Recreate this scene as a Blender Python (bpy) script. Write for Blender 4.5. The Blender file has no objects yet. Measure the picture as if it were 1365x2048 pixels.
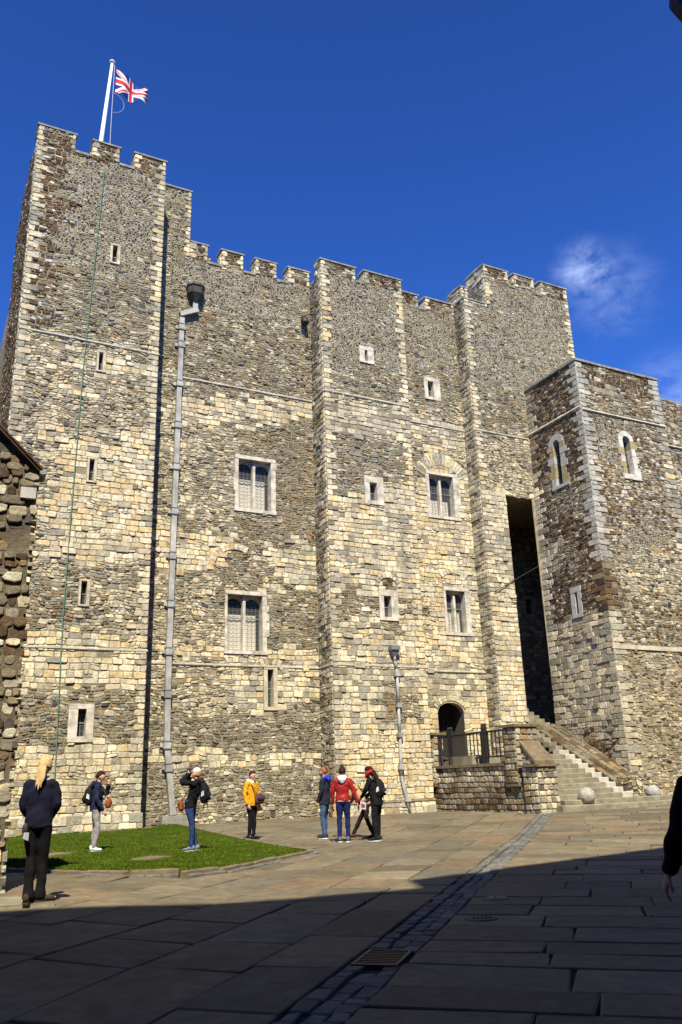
import bpy, math, random
import numpy as np
from mathutils import Vector, Matrix

RND = random.Random(7)
NR = np.random.RandomState(5)
scene = bpy.context.scene
COL = scene.collection
rad = math.radians

# ------------------------------------------------------------------ camera
F = 1653.0                      # focal length in photo pixels (1365 x 2048)
HC, D0 = 1.38, 33.3             # eye height, distance of the keep wall
PITCH, ROLL, YAW = rad(18.0), rad(-2.0), rad(27.5)

def rotm():
    c, s = math.cos(PITCH), math.sin(PITCH)
    right = np.array([1, 0, 0.]); fwd = np.array([0, c, s]); up = np.array([0, -s, c])
    cr, sr = math.cos(ROLL), math.sin(ROLL)
    return np.stack([cr*right+sr*up, -sr*right+cr*up, -fwd], 1)
RM = rotm()
UV = np.array([math.cos(YAW), math.sin(YAW), 0.])      # along the keep's front
WV = np.array([math.sin(YAW), -math.cos(YAW), 0.])     # out of the keep's front
ZV = np.array([0, 0, 1.])
OV = np.array([0, D0, 0.])
CV = np.array([0, 0, HC])
cam_d = bpy.data.cameras.new('camera')
cam = bpy.data.objects.new('camera', cam_d)
COL.objects.link(cam)
cam_d.sensor_fit = 'VERTICAL'
cam_d.sensor_height = 36.0
cam_d.lens = F/2048.0*36.0
cam_d.clip_end = 2000
cam_d.clip_start = 0.05
mw = Matrix.Identity(4)
for i in range(3):
    for j in range(3):
        mw[i][j] = RM[i, j]
    mw[i][3] = CV[i]
cam.matrix_world = mw
scene.camera = cam

# survey helpers: a sight line of the photograph met with a wall or with the ground
def ray(x, y):
    return RM @ np.array([(x-682.5)/F, -(y-1024)/F, -1.0])
def on_front(x, y, w=0.0):
    d = ray(x, y); t = (w-(CV-OV)@WV)/(d@WV); p = CV+d*t
    return float((p-OV)@UV), float(p[2])
def on_side(x, y, u):
    d = ray(x, y); t = (u-(CV-OV)@UV)/(d@UV); p = CV+d*t
    return float((p-OV)@WV), float(p[2])
def on_ground(x, y, z=0.0):
    d = ray(x, y); t = (z-HC)/d[2]; p = CV+d*t
    return float(p[0]), float(p[1])
def LW(u, w, z):
    return OV+u*UV+w*WV+z*ZV
def proj(p):
    q = RM.T @ (np.asarray(p, float)-CV)
    return 682.5+F*q[0]/-q[2], 1024-F*q[1]/-q[2], -q[2]

# ------------------------------------------------------------------ light
SUN_EL, SUN_HEAD = rad(52), rad(-7)       # light travels along this heading, away from the camera
ld = Vector((math.sin(SUN_HEAD)*math.cos(SUN_EL), math.cos(SUN_HEAD)*math.cos(SUN_EL), -math.sin(SUN_EL)))
sl = bpy.data.lights.new('sun', 'SUN')
sl.energy = 5.0
sl.angle = rad(0.53)
sl.color = (1.0, 0.93, 0.79)
so = bpy.data.objects.new('sun', sl)
COL.objects.link(so)
so.rotation_euler = ld.to_track_quat('-Z', 'Y').to_euler()
so.location = (0, -20, 60)

world = bpy.data.worlds.new('World')
scene.world = world
world.use_nodes = True
nt = world.node_tree
nt.nodes.clear()
def N(t, k, **kw):
    n = t.nodes.new(k)
    for a, b in kw.items():
        setattr(n, a, b)
    return n
wo = N(nt, 'ShaderNodeOutputWorld')
bg = N(nt, 'ShaderNodeBackground')
bg.inputs['Strength'].default_value = 0.05
sky = N(nt, 'ShaderNodeTexSky', sky_type='NISHITA')
sky.sun_disc = False
sky.sun_elevation = SUN_EL
sky.sun_rotation = math.pi - SUN_HEAD
sky.altitude = 100
sky.air_density = 1.0
sky.dust_density = 0.25
sky.ozone_density = 3.0
# polarised deep blue of the photograph, then thin wisps of cloud
tint = N(nt, 'ShaderNodeMix', data_type='RGBA', blend_type='MULTIPLY')
tint.inputs[0].default_value = 1.0
tint.inputs[7].default_value = (0.40, 0.90, 2.05, 1)
nt.links.new(sky.outputs[0], tint.inputs[6])
tc = N(nt, 'ShaderNodeTexCoord')
def cloud_mask(direction, radius, scale, amount, seed):
    c = Vector(direction).normalized()
    d = N(nt, 'ShaderNodeVectorMath', operation='DISTANCE'); d.inputs[1].default_value = c
    mp = N(nt, 'ShaderNodeMapping'); mp.inputs['Scale'].default_value = (1, 1, 1.9); mp.inputs['Location'].default_value = (seed, 0, 0)
    nz = N(nt, 'ShaderNodeTexNoise'); nz.inputs['Scale'].default_value = scale; nz.inputs['Detail'].default_value = 7; nz.inputs['Roughness'].default_value = 0.62; nz.inputs['Distortion'].default_value = 0.35
    nt.links.new(tc.outputs['Generated'], mp.inputs[0]); nt.links.new(mp.outputs[0], nz.inputs['Vector'])
    nt.links.new(tc.outputs['Generated'], d.inputs[0])
    a = N(nt, 'ShaderNodeMapRange'); a.interpolation_type = 'SMOOTHSTEP'
    a.inputs[1].default_value = radius; a.inputs[2].default_value = 0.0; a.inputs[3].default_value = 0; a.inputs[4].default_value = 1
    nt.links.new(d.outputs['Value'], a.inputs[0])
    b = N(nt, 'ShaderNodeMapRange'); b.inputs[1].default_value = 0.40; b.inputs[2].default_value = 0.70
    nt.links.new(nz.outputs[0], b.inputs[0])
    m = N(nt, 'ShaderNodeMath', operation='MULTIPLY'); nt.links.new(a.outputs[0], m.inputs[0]); nt.links.new(b.outputs[0], m.inputs[1])
    m2 = N(nt, 'ShaderNodeMath', operation='MULTIPLY'); m2.inputs[1].default_value = amount; nt.links.new(m.outputs[0], m2.inputs[0])
    return m2
# the blue pales towards the horizon
tc0 = N(nt, 'ShaderNodeTexCoord'); sp = N(nt, 'ShaderNodeSeparateXYZ'); nt.links.new(tc0.outputs['Generated'], sp.inputs[0])
mr = N(nt, 'ShaderNodeMapRange'); mr.inputs[1].default_value = 0.85; mr.inputs[2].default_value = 0.25; mr.inputs[3].default_value = 0.78; mr.inputs[4].default_value = 1.30
nt.links.new(sp.outputs[2], mr.inputs[0])
gm = N(nt, 'ShaderNodeVectorMath', operation='SCALE'); nt.links.new(tint.outputs[2], gm.inputs[0]); nt.links.new(mr.outputs[0], gm.inputs['Scale'])
prev = gm.outputs[0]
for args in (((0.280, 0.797, 0.532), 0.046, 17, 0.95, 0.9), ((0.312, 0.805, 0.508), 0.07, 15, 0.32, 1.7), ((0.380, 0.845, 0.392), 0.075, 12, 0.55, 4.1),
             ((-0.6, 0.75, 0.22), 0.2, 9, 0.6, 7.7), ((0.8, -0.3, 0.35), 0.3, 8, 0.6, 9.2), ((0.75, 0.6, 0.3), 0.2, 9, 0.6, 3.9)):
    m = cloud_mask(*args)
    mx = N(nt, 'ShaderNodeMix', data_type='RGBA')
    mx.inputs[7].default_value = (8.0, 10.0, 15.0, 1)
    nt.links.new(m.outputs[0], mx.inputs[0]); nt.links.new(prev, mx.inputs[6])
    prev = mx.outputs[2]
nt.links.new(prev, bg.inputs['Color'])
nt.links.new(bg.outputs[0], wo.inputs[0])
scene.view_settings.view_transform = 'Standard'
scene.view_settings.look = 'None'
scene.view_settings.exposure = 0.8
scene.view_settings.gamma = 1.0
scene.view_settings.use_curve_mapping = False
scene.cycles.max_bounces = 5
scene.cycles.diffuse_bounces = 2

# ------------------------------------------------------------------ materials
def base_mat(name, rough=0.9, spec=0.2):
    m = bpy.data.materials.new(name); m.use_nodes = True
    b = m.node_tree.nodes['Principled BSDF']
    b.inputs['Roughness'].default_value = rough
    b.inputs['Specular IOR Level'].default_value = spec
    return m, m.node_tree, b
def add_noise(t, scale, detail=5, rough=0.6, coord='Object'):
    c = N(t, 'ShaderNodeTexCoord'); z = N(t, 'ShaderNodeTexNoise')
    g = N(t, 'ShaderNodeNewGeometry')
    z.inputs['Scale'].default_value = scale; z.inputs['Detail'].default_value = detail; z.inputs['Roughness'].default_value = rough
    t.links.new(g.outputs['Position'] if coord == 'World' else c.outputs[coord], z.inputs['Vector'])
    return z
def vary(t, src, lo, hi, scale, detail=5, p0=0.3, p1=0.7, coord='World'):
    z = add_noise(t, scale, detail, coord=coord)
    r = N(t, 'ShaderNodeMapRange'); r.inputs[1].default_value = p0; r.inputs[2].default_value = p1
    r.inputs[3].default_value = lo; r.inputs[4].default_value = hi
    t.links.new(z.outputs[0], r.inputs[0])
    mx = N(t, 'ShaderNodeMix', data_type='RGBA', blend_type='MULTIPLY'); mx.inputs[0].default_value = 1
    t.links.new(src, mx.inputs[6])
    cmb = N(t, 'ShaderNodeCombineColor')
    for i in range(3):
        t.links.new(r.outputs[0], cmb.inputs[i])
    t.links.new(cmb.outputs[0], mx.inputs[7])
    return mx.outputs[2]
def tint_by(t, src, col, scale, p0, p1, amt, coord='World'):
    z = add_noise(t, scale, 6, coord=coord)
    r = N(t, 'ShaderNodeMapRange'); r.inputs[1].default_value = p0; r.inputs[2].default_value = p1
    r.inputs[3].default_value = 0; r.inputs[4].default_value = amt
    t.links.new(z.outputs[0], r.inputs[0])
    mx = N(t, 'ShaderNodeMix', data_type='RGBA')
    t.links.new(r.outputs[0], mx.inputs[0]); t.links.new(src, mx.inputs[6]); mx.inputs[7].default_value = (*col, 1)
    return mx.outputs[2]
def bump(t, b, scale, strength, dist=0.02, detail=6, coord='World'):
    z = add_noise(t, scale, detail, 0.65, coord)
    bp = N(t, 'ShaderNodeBump'); bp.inputs['Strength'].default_value = strength; bp.inputs['Distance'].default_value = dist
    t.links.new(z.outputs[0], bp.inputs['Height']); t.links.new(bp.outputs[0], b.inputs['Normal'])
def attr_stone():
    m, t, b = base_mat('masonry_stone', 0.92, 0.15)
    a = N(t, 'ShaderNodeAttribute', attribute_name='Col')
    c = vary(t, a.outputs['Color'], 0.62, 1.22, 9, 6)
    c = vary(t, c, 0.74, 1.16, 0.8, 6)
    c = tint_by(t, c, (0.30, 0.25, 0.16), 1.7, 0.52, 0.74, 0.3)
    c = tint_by(t, c, (0.09, 0.082, 0.062), 3.4, 0.55, 0.72, 0.55)
    c = tint_by(t, c, (0.62, 0.60, 0.52), 14, 0.62, 0.72, 0.45)
    # rain streaks: long in height, narrow across
    gg = N(t, 'ShaderNodeNewGeometry'); mp = N(t, 'ShaderNodeMapping'); mp.inputs['Scale'].default_value = (1.0, 1.0, 0.11)
    zz = N(t, 'ShaderNodeTexNoise'); zz.inputs['Scale'].default_value = 1.7; zz.inputs['Detail'].default_value = 6; zz.inputs['Roughness'].default_value = 0.62
    t.links.new(gg.outputs['Position'], mp.inputs[0]); t.links.new(mp.outputs[0], zz.inputs['Vector'])
    rr = N(t, 'ShaderNodeMapRange'); rr.inputs[1].default_value = 0.52; rr.inputs[2].default_value = 0.72; rr.inputs[3].default_value = 0; rr.inputs[4].default_value = 0.42
    t.links.new(zz.outputs[0], rr.inputs[0]); mm = N(t, 'ShaderNodeMix', data_type='RGBA'); mm.inputs[7].default_value = (0.13, 0.115, 0.08, 1)
    t.links.new(rr.outputs[0], mm.inputs[0]); t.links.new(c, mm.inputs[6]); c = mm.outputs[2]
    t.links.new(c, b.inputs['Base Color']); bump(t, b, 16, 0.9, 0.03)
    return m
def plain(name, col, rough=0.85, spec=0.25, metal=0.0, var=(0.8, 1.15), vs=12, bs=None, bst=0.4, bd=0.01, coord='Object'):
    m, t, b = base_mat(name, rough, spec)
    rgb = N(t, 'ShaderNodeRGB'); rgb.outputs[0].default_value = (*col, 1)
    c = vary(t, rgb.outputs[0], var[0], var[1], vs, coord=coord)
    t.links.new(c, b.inputs['Base Color']); b.inputs['Metallic'].default_value = metal
    if bs: bump(t, b, bs, bst, bd, coord=coord)
    return m
M_STONE = attr_stone()
def mk_mortar():
    m, t, b = base_mat('lime_mortar', 0.95, 0.1)
    rgb = N(t, 'ShaderNodeRGB'); rgb.outputs[0].default_value = (0.285, 0.24, 0.155, 1)
    c = vary(t, rgb.outputs[0], 0.6, 1.3, 3.5, 6); c = vary(t, c, 0.8, 1.2, 25, 3)
    t.links.new(c, b.inputs['Base Color']); bump(t, b, 30, 0.8, 0.03)
    return m
M_MORTAR = mk_mortar()
def mk_flag():
    m, t, b = base_mat('paving_stone', 0.82, 0.25)
    a = N(t, 'ShaderNodeAttribute', attribute_name='Col')
    c = vary(t, a.outputs['Color'], 0.74, 1.2, 5, 6); c = vary(t, c, 0.78, 1.14, 0.6, 5)
    c = tint_by(t, c, (0.045, 0.055, 0.02), 1.1, 0.56, 0.72, 0.45)
    c = tint_by(t, c, (0.26, 0.23, 0.17), 2.9, 0.58, 0.72, 0.4)
    c = tint_by(t, c, (0.10, 0.085, 0.06), 2.2, 0.55, 0.75, 0.5)
    c = tint_by(t, c, (0.06, 0.055, 0.045), 34, 0.68, 0.74, 0.6)
    t.links.new(c, b.inputs['Base Color']); bump(t, b, 14, 0.45, 0.02)
    return m
M_FLAG = mk_flag()
M_JOINT = plain('dark_joint_earth', (0.075, 0.065, 0.045), 0.95, 0.1, var=(0.6, 1.3), vs=4, bs=20, bst=0.8, bd=0.02, coord='World')
M_LIME = plain('dressed_limestone', (0.60, 0.54, 0.42), 0.85, 0.2, var=(0.5, 1.2), vs=3.2, bs=18, bst=0.6, coord='World')
M_COPE = plain('coping_stone', (0.26, 0.25, 0.205), 0.9, 0.2, var=(0.55, 1.25), vs=4, bs=14, bst=0.6, bd=0.02, coord='World')
M_BROWNCOPE = plain('brown_sandstone', (0.17, 0.13, 0.075), 0.9, 0.2, var=(0.6, 1.3), vs=4, bs=16, bst=0.5, bd=0.02, coord='World')
M_STEP = plain('worn_step_stone', (0.235, 0.21, 0.14), 0.85, 0.25, var=(0.6, 1.25), vs=3, bs=14, bst=0.5, bd=0.02, coord='World')
M_STEPPALE = plain('pale_step_stone', (0.46, 0.42, 0.34), 0.85, 0.25, var=(0.75, 1.15), vs=4, bs=14, bst=0.4, coord='World')
M_LEAD = plain('lead_sheet', (0.37, 0.36, 0.325), 0.7, 0.3, 0.0, var=(0.5, 1.3), vs=1.6, bs=8, bst=0.3, coord='World')
M_LEADDARK = plain('dark_lead', (0.17, 0.175, 0.18), 0.6, 0.5, 0.0, var=(0.7, 1.2), vs=4, coord='World')
M_CAME = plain('lead_cames', (0.16, 0.165, 0.16), 0.6, 0.4, var=(0.9, 1.1), vs=4)
M_IRON = plain('black_ironwork', (0.018, 0.017, 0.016), 0.6, 0.4, var=(0.8, 1.3), vs=8)
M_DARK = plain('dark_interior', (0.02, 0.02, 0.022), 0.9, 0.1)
M_BLIND = plain('cream_blind', (0.72, 0.66, 0.52), 0.9, 0.1, var=(0.9, 1.05), vs=2, coord='World')
M_WHITE = plain('white_paint', (0.80, 0.80, 0.78), 0.4, 0.5, var=(0.95, 1.03), vs=2)
M_CABLE = plain('green_copper_tape', (0.10, 0.19, 0.14), 0.7, 0.3, coord='World')
M_TILE = plain('clay_roof_tile', (0.06, 0.034, 0.022), 0.85, 0.25, var=(0.5, 1.3), vs=6, bs=18, bst=0.5, coord='World')
M_ROPE = plain('pale_rope', (0.55, 0.55, 0.52), 0.9, 0.1)
def mk_glass():
    m, t, b = base_mat('leaded_glass', 0.1, 0.5)
    t.nodes.remove(b)
    out = t.nodes['Material Output']
    tr = N(t, 'ShaderNodeBsdfTransparent'); tr.inputs[0].default_value = (0.98, 0.98, 0.97, 1)
    gl = N(t, 'ShaderNodeBsdfGlossy'); gl.inputs['Roughness'].default_value = 0.08
    fr = N(t, 'ShaderNodeValue'); fr.outputs[0].default_value = 0.02
    z = add_noise(t, 9, 3, coord='World'); bp = N(t, 'ShaderNodeBump'); bp.inputs['Strength'].default_value = 0.15
    t.links.new(z.outputs[0], bp.inputs['Height']); t.links.new(bp.outputs[0], gl.inputs['Normal'])
    mx = N(t, 'ShaderNodeMixShader')
    t.links.new(fr.outputs[0], mx.inputs[0]); t.links.new(tr.outputs[0], mx.inputs[1]); t.links.new(gl.outputs[0], mx.inputs[2])
    df = N(t, 'ShaderNodeBsdfDiffuse'); df.inputs[0].default_value = (0.27, 0.28, 0.265, 1)
    m2 = N(t, 'ShaderNodeMixShader'); m2.inputs[0].default_value = 0.15
    t.links.new(mx.outputs[0], m2.inputs[1]); t.links.new(df.outputs[0], m2.inputs[2])
    t.links.new(m2.outputs[0], out.inputs[0])
    return m
M_GLASS = mk_glass()
_cl = {}
def cloth(col, rough=0.9, spec=0.15):
    k = (col, rough)
    if k not in _cl:
        _cl[k] = plain('cloth_%d' % len(_cl), col, rough, spec, var=(0.75, 1.2), vs=14, bs=26, bst=0.5, bd=0.012)
    return _cl[k]
M_SKIN = plain('skin', (0.55, 0.33, 0.23), 0.6, 0.3, var=(0.92, 1.06), vs=10)

# ------------------------------------------------------------------ builders
ROOT = {}
def tag(o, label=None, cat=None, group=None, kind=None):
    if label: o['label'] = label
    if cat: o['category'] = cat
    if group: o['group'] = group
    if kind: o['kind'] = kind
    return o
def empty(name, loc=(0, 0, 0), rz=0.0, **kw):
    o = bpy.data.objects.new(name, None); COL.objects.link(o)
    o.location = loc; o.rotation_euler = (0, 0, rz); o.empty_display_size = 0.2
    ROOT[o.name] = np.array(loc, float)
    return tag(o, **kw)
def rootloc(p):
    while p.parent: p = p.parent
    return ROOT.get(p.name, np.zeros(3))

class MB:
    """collects shapes, linked by build() as one mesh object"""
    def __init__(s): s.v = []; s.f = []; s.c = []
    def add(s, vs, fs, col=None):
        o = len(s.v); s.v.extend([tuple(map(float, q)) for q in vs]); s.f.extend([tuple(i+o for i in q) for q in fs])
        if col is not None: s.c.extend([col]*len(vs))
    def hexa(s, p, col=None):     # eight corners: 0-3 one end, 4-7 the other
        s.add(p, [(3, 2, 1, 0), (4, 5, 6, 7), (0, 1, 5, 4), (1, 2, 6, 5), (2, 3, 7, 6), (3, 0, 4, 7)], col)
    def fbox(s, fc, s0, s1, t0, t1, n0, n1, col=None):
        P = fc.P
        s.hexa([P(s0, t0, n0), P(s1, t0, n0), P(s1, t1, n0), P(s0, t1, n0), P(s0, t0, n1), P(s1, t0, n1), P(s1, t1, n1), P(s0, t1, n1)], col)
    def box(s, x0, x1, y0, y1, z0, z1, col=None):
        s.hexa([(x0, y0, z0), (x1, y0, z0), (x1, y1, z0), (x0, y1, z0), (x0, y0, z1), (x1, y0, z1), (x1, y1, z1), (x0, y1, z1)], col)
    def lbox(s, u0, u1, w0, w1, z0, z1, col=None):
        s.hexa([LW(u0, w0, z0), LW(u1, w0, z0), LW(u1, w1, z0), LW(u0, w1, z0), LW(u0, w0, z1), LW(u1, w0, z1), LW(u1, w1, z1), LW(u0, w1, z1)], col)
    def sweep(s, pts, radii, side=(1, 0, 0), n=10, dome=0.5, col=None):
        pts = [Vector(p) for p in pts]; side = Vector(side); rings = []
        if not isinstance(radii[0], (tuple, list)): radii = [(r, r) for r in radii]
        m = len(pts)
        tang = [(pts[min(i+1, m-1)]-pts[max(i-1, 0)]).normalized() for i in range(m)]
        seq = []
        if dome:
            a, b = radii[0]; seq.append((pts[0]-tang[0]*min(a, b)*dome, (a*0.55, b*0.55), tang[0]))
        seq += [(pts[i], radii[i], tang[i]) for i in range(m)]
        if dome:
            a, b = radii[-1]; seq.append((pts[-1]+tang[-1]*min(a, b)*dome, (a*0.55, b*0.55), tang[-1]))
        vs = []
        for p, (a, b), t in seq:
            x = side-t*side.dot(t)
            if x.length < 1e-3: x = Vector((0, 1, 0))-t*t.y
            x.normalize(); y = t.cross(x)
            for k in range(n):
                an = 2*math.pi*k/n
                vs.append(p+x*(a*math.cos(an))+y*(b*math.sin(an)))
        fs = []
        for i in range(len(seq)-1):
            for k in range(n):
                k2 = (k+1) % n
                fs.append((i*n+k, i*n+k2, (i+1)*n+k2, (i+1)*n+k))
        fs.append(tuple(range(n-1, -1, -1))); fs.append(tuple((len(seq)-1)*n+k for k in range(n)))
        s.add(vs, fs, col)
    def ball(s, c, r, nu=14, nv=9, fn=None, col=None):
        if not isinstance(r, (tuple, list)): r = (r, r, r)
        vs = [(0, 0, -1.)]
        for j in range(1, nv):
            ph = -math.pi/2+math.pi*j/nv
            for i in range(nu):
                th = 2*math.pi*i/nu
                vs.append((math.cos(ph)*math.cos(th), math.cos(ph)*math.sin(th), math.sin(ph)))
        vs.append((0, 0, 1.))
        fs = [(0, 1+(i+1) % nu, 1+i) for i in range(nu)]
        for j in range(nv-2):
            for i in range(nu):
                a = 1+j*nu; fs.append((a+i, a+(i+1) % nu, a+nu+(i+1) % nu, a+nu+i))
        a = 1+(nv-2)*nu; fs += [(a+i, a+(i+1) % nu, len(vs)-1) for i in range(nu)]
        out = []
        for q in vs:
            if fn: q = fn(*q)
            out.append((c[0]+q[0]*r[0], c[1]+q[1]*r[1], c[2]+q[2]*r[2]))
        s.add(out, fs, col)
    def build(s, name, mat, parent=None, smooth=False, local=False, kind=None):
        me = bpy.data.meshes.new(name)
        v = np.array(s.v, dtype=np.float64).reshape(-1, 3)
        if parent is not None and not local: v = v-rootloc(parent)
        me.from_pydata(v.tolist(), [], s.f)
        if s.c:
            at = me.color_attributes.new('Col', 'FLOAT_COLOR', 'POINT')
            arr = np.ones((len(s.v), 4), np.float32); arr[:, :3] = np.array(s.c)
            at.data.foreach_set('color', arr.ravel())
        if smooth: me.polygons.foreach_set('use_smooth', [True]*len(me.polygons))
        me.materials.append(mat)
        o = bpy.data.objects.new(name, me); COL.objects.link(o)
        if parent is not None: o.parent = parent
        if kind: o['kind'] = kind
        return o

def wob(s, t): return .042*math.sin(1.9*s+2.7*t)+.03*math.sin(4.3*s-2.1*t+1.1)+.016*math.sin(9.1*s+5.0*t)
def wos(s, t): return .03*math.sin(3.1*t+1.3*s)+.02*math.sin(7.3*t-2.2*s)
class Face:
    def __init__(s, o, S, T, Nn): s.o = np.array(o, float); s.S = np.array(S, float); s.T = np.array(T, float); s.N = np.array(Nn, float)
    def P(s, a, b, n=0.0): return s.o+a*s.S+b*s.T+n*s.N
def front(w): return Face(LW(0, w, 0), UV, ZV, WV)
def side(u): return Face(LW(u, 0, 0), WV, ZV, -UV)

# ------------------------------------------------------------------ masonry
CREAM, YEL, GCR = (0.72, 0.62, 0.41), (0.69, 0.54, 0.29), (0.54, 0.475, 0.325)
GREY, GDK, BGR = (0.35, 0.32, 0.235), (0.205, 0.18, 0.125), (0.29, 0.24, 0.145)
BRN, DBR, OCH = (0.155, 0.095, 0.045), (0.085, 0.056, 0.034), (0.33, 0.215, 0.095)
FLW, FLD, PUR = (0.64, 0.62, 0.55), (0.085, 0.075, 0.065), (0.125, 0.075, 0.06)
ASH, RUB, FLI, BLK = 'ashlar', 'rubble', 'flint', 'block'
ZONES = {
    'C': (ASH, [(CREAM, 6), (GCR, 2.4), (YEL, 2), (GREY, 0.25)]),
    'Y': (ASH, [(YEL, 4), (CREAM, 5), (GCR, 1.2), (GREY, 0.2)]),
    'c': (ASH, [(CREAM, 3), (GCR, 4), (GREY, 1.6), (YEL, 1)]),
    'G': (ASH, [(GCR, 4), (GREY, 4), (CREAM, 1.5), (BGR, 1)]),
    'M': (RUB, [(CREAM, 1.8), (GCR, 3), (GREY, 2.2), (BGR, 2), (YEL, 1), (FLD, 0.5)]),
    'R': (RUB, [(BGR, 4), (GREY, 2.2), (GCR, 1.5), (GDK, 1.6), (OCH, 0.8), (FLD, 0.5), (CREAM, 0.35)]),
    'r': (RUB, [(BGR, 4.5), (GREY, 1.4), (GCR, 1.2), (OCH, 1.1), (GDK, 1)]),
    'D': (RUB, [(GREY, 3), (GDK, 2.2), (BGR, 3), (GCR, 1.5), (PUR, 0.4), (CREAM, 0.25)]),
    'F': (FLI, [(FLW, 3.4), (GREY, 3), (BGR, 2.8), (GCR, 1.8), (FLD, 2.6), (OCH, 0.4)]),
    'B': (RUB, [(BRN, 4), (DBR, 3), (OCH, 0.9), (BGR, 1.2), (FLW, 0.5), (GREY, 0.6)]),
    'b': (RUB, [(BGR, 3), (BRN, 2.4), (GCR, 2.0), (GREY, 1.8), (OCH, 0.8), (FLW, 0.5), (FLD, 0.5), (CREAM, 0.8)]),
    'K': (RUB, [(GCR, 3), (YEL, 1.2), (BGR, 2.4), (PUR, 0.9), (OCH, 0.5), (GREY, 1.2)]),
    'P': (BLK, [(BRN, 2.6), (GREY, 2.2), (BGR, 3.4), (GDK, 2.4), (GCR, 0.8), (OCH, .7), (PUR, 0.4)]),
    'p': (BLK, [(CREAM, .8), (GCR, 2.6), (OCH, .8), (BGR, 2), (GREY, 2)]),
    'Q': (ASH, [(GCR, 3), (CREAM, 1), (GREY, 2)]),
}
def pick(zone, rng=RND):
    kind, pal = ZONES[zone]
    x = rng.random()*sum(w for _, w in pal)
    for c, w in pal:
        x -= w
        if x <= 0: break
    k = rng.uniform(0.84, 1.14); h = rng.uniform(-0.05, 0.05)
    if kind in (RUB, FLI): k *= 0.93
    return (c[0]*k*(1+h), c[1]*k, c[2]*k*(1-h))

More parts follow.
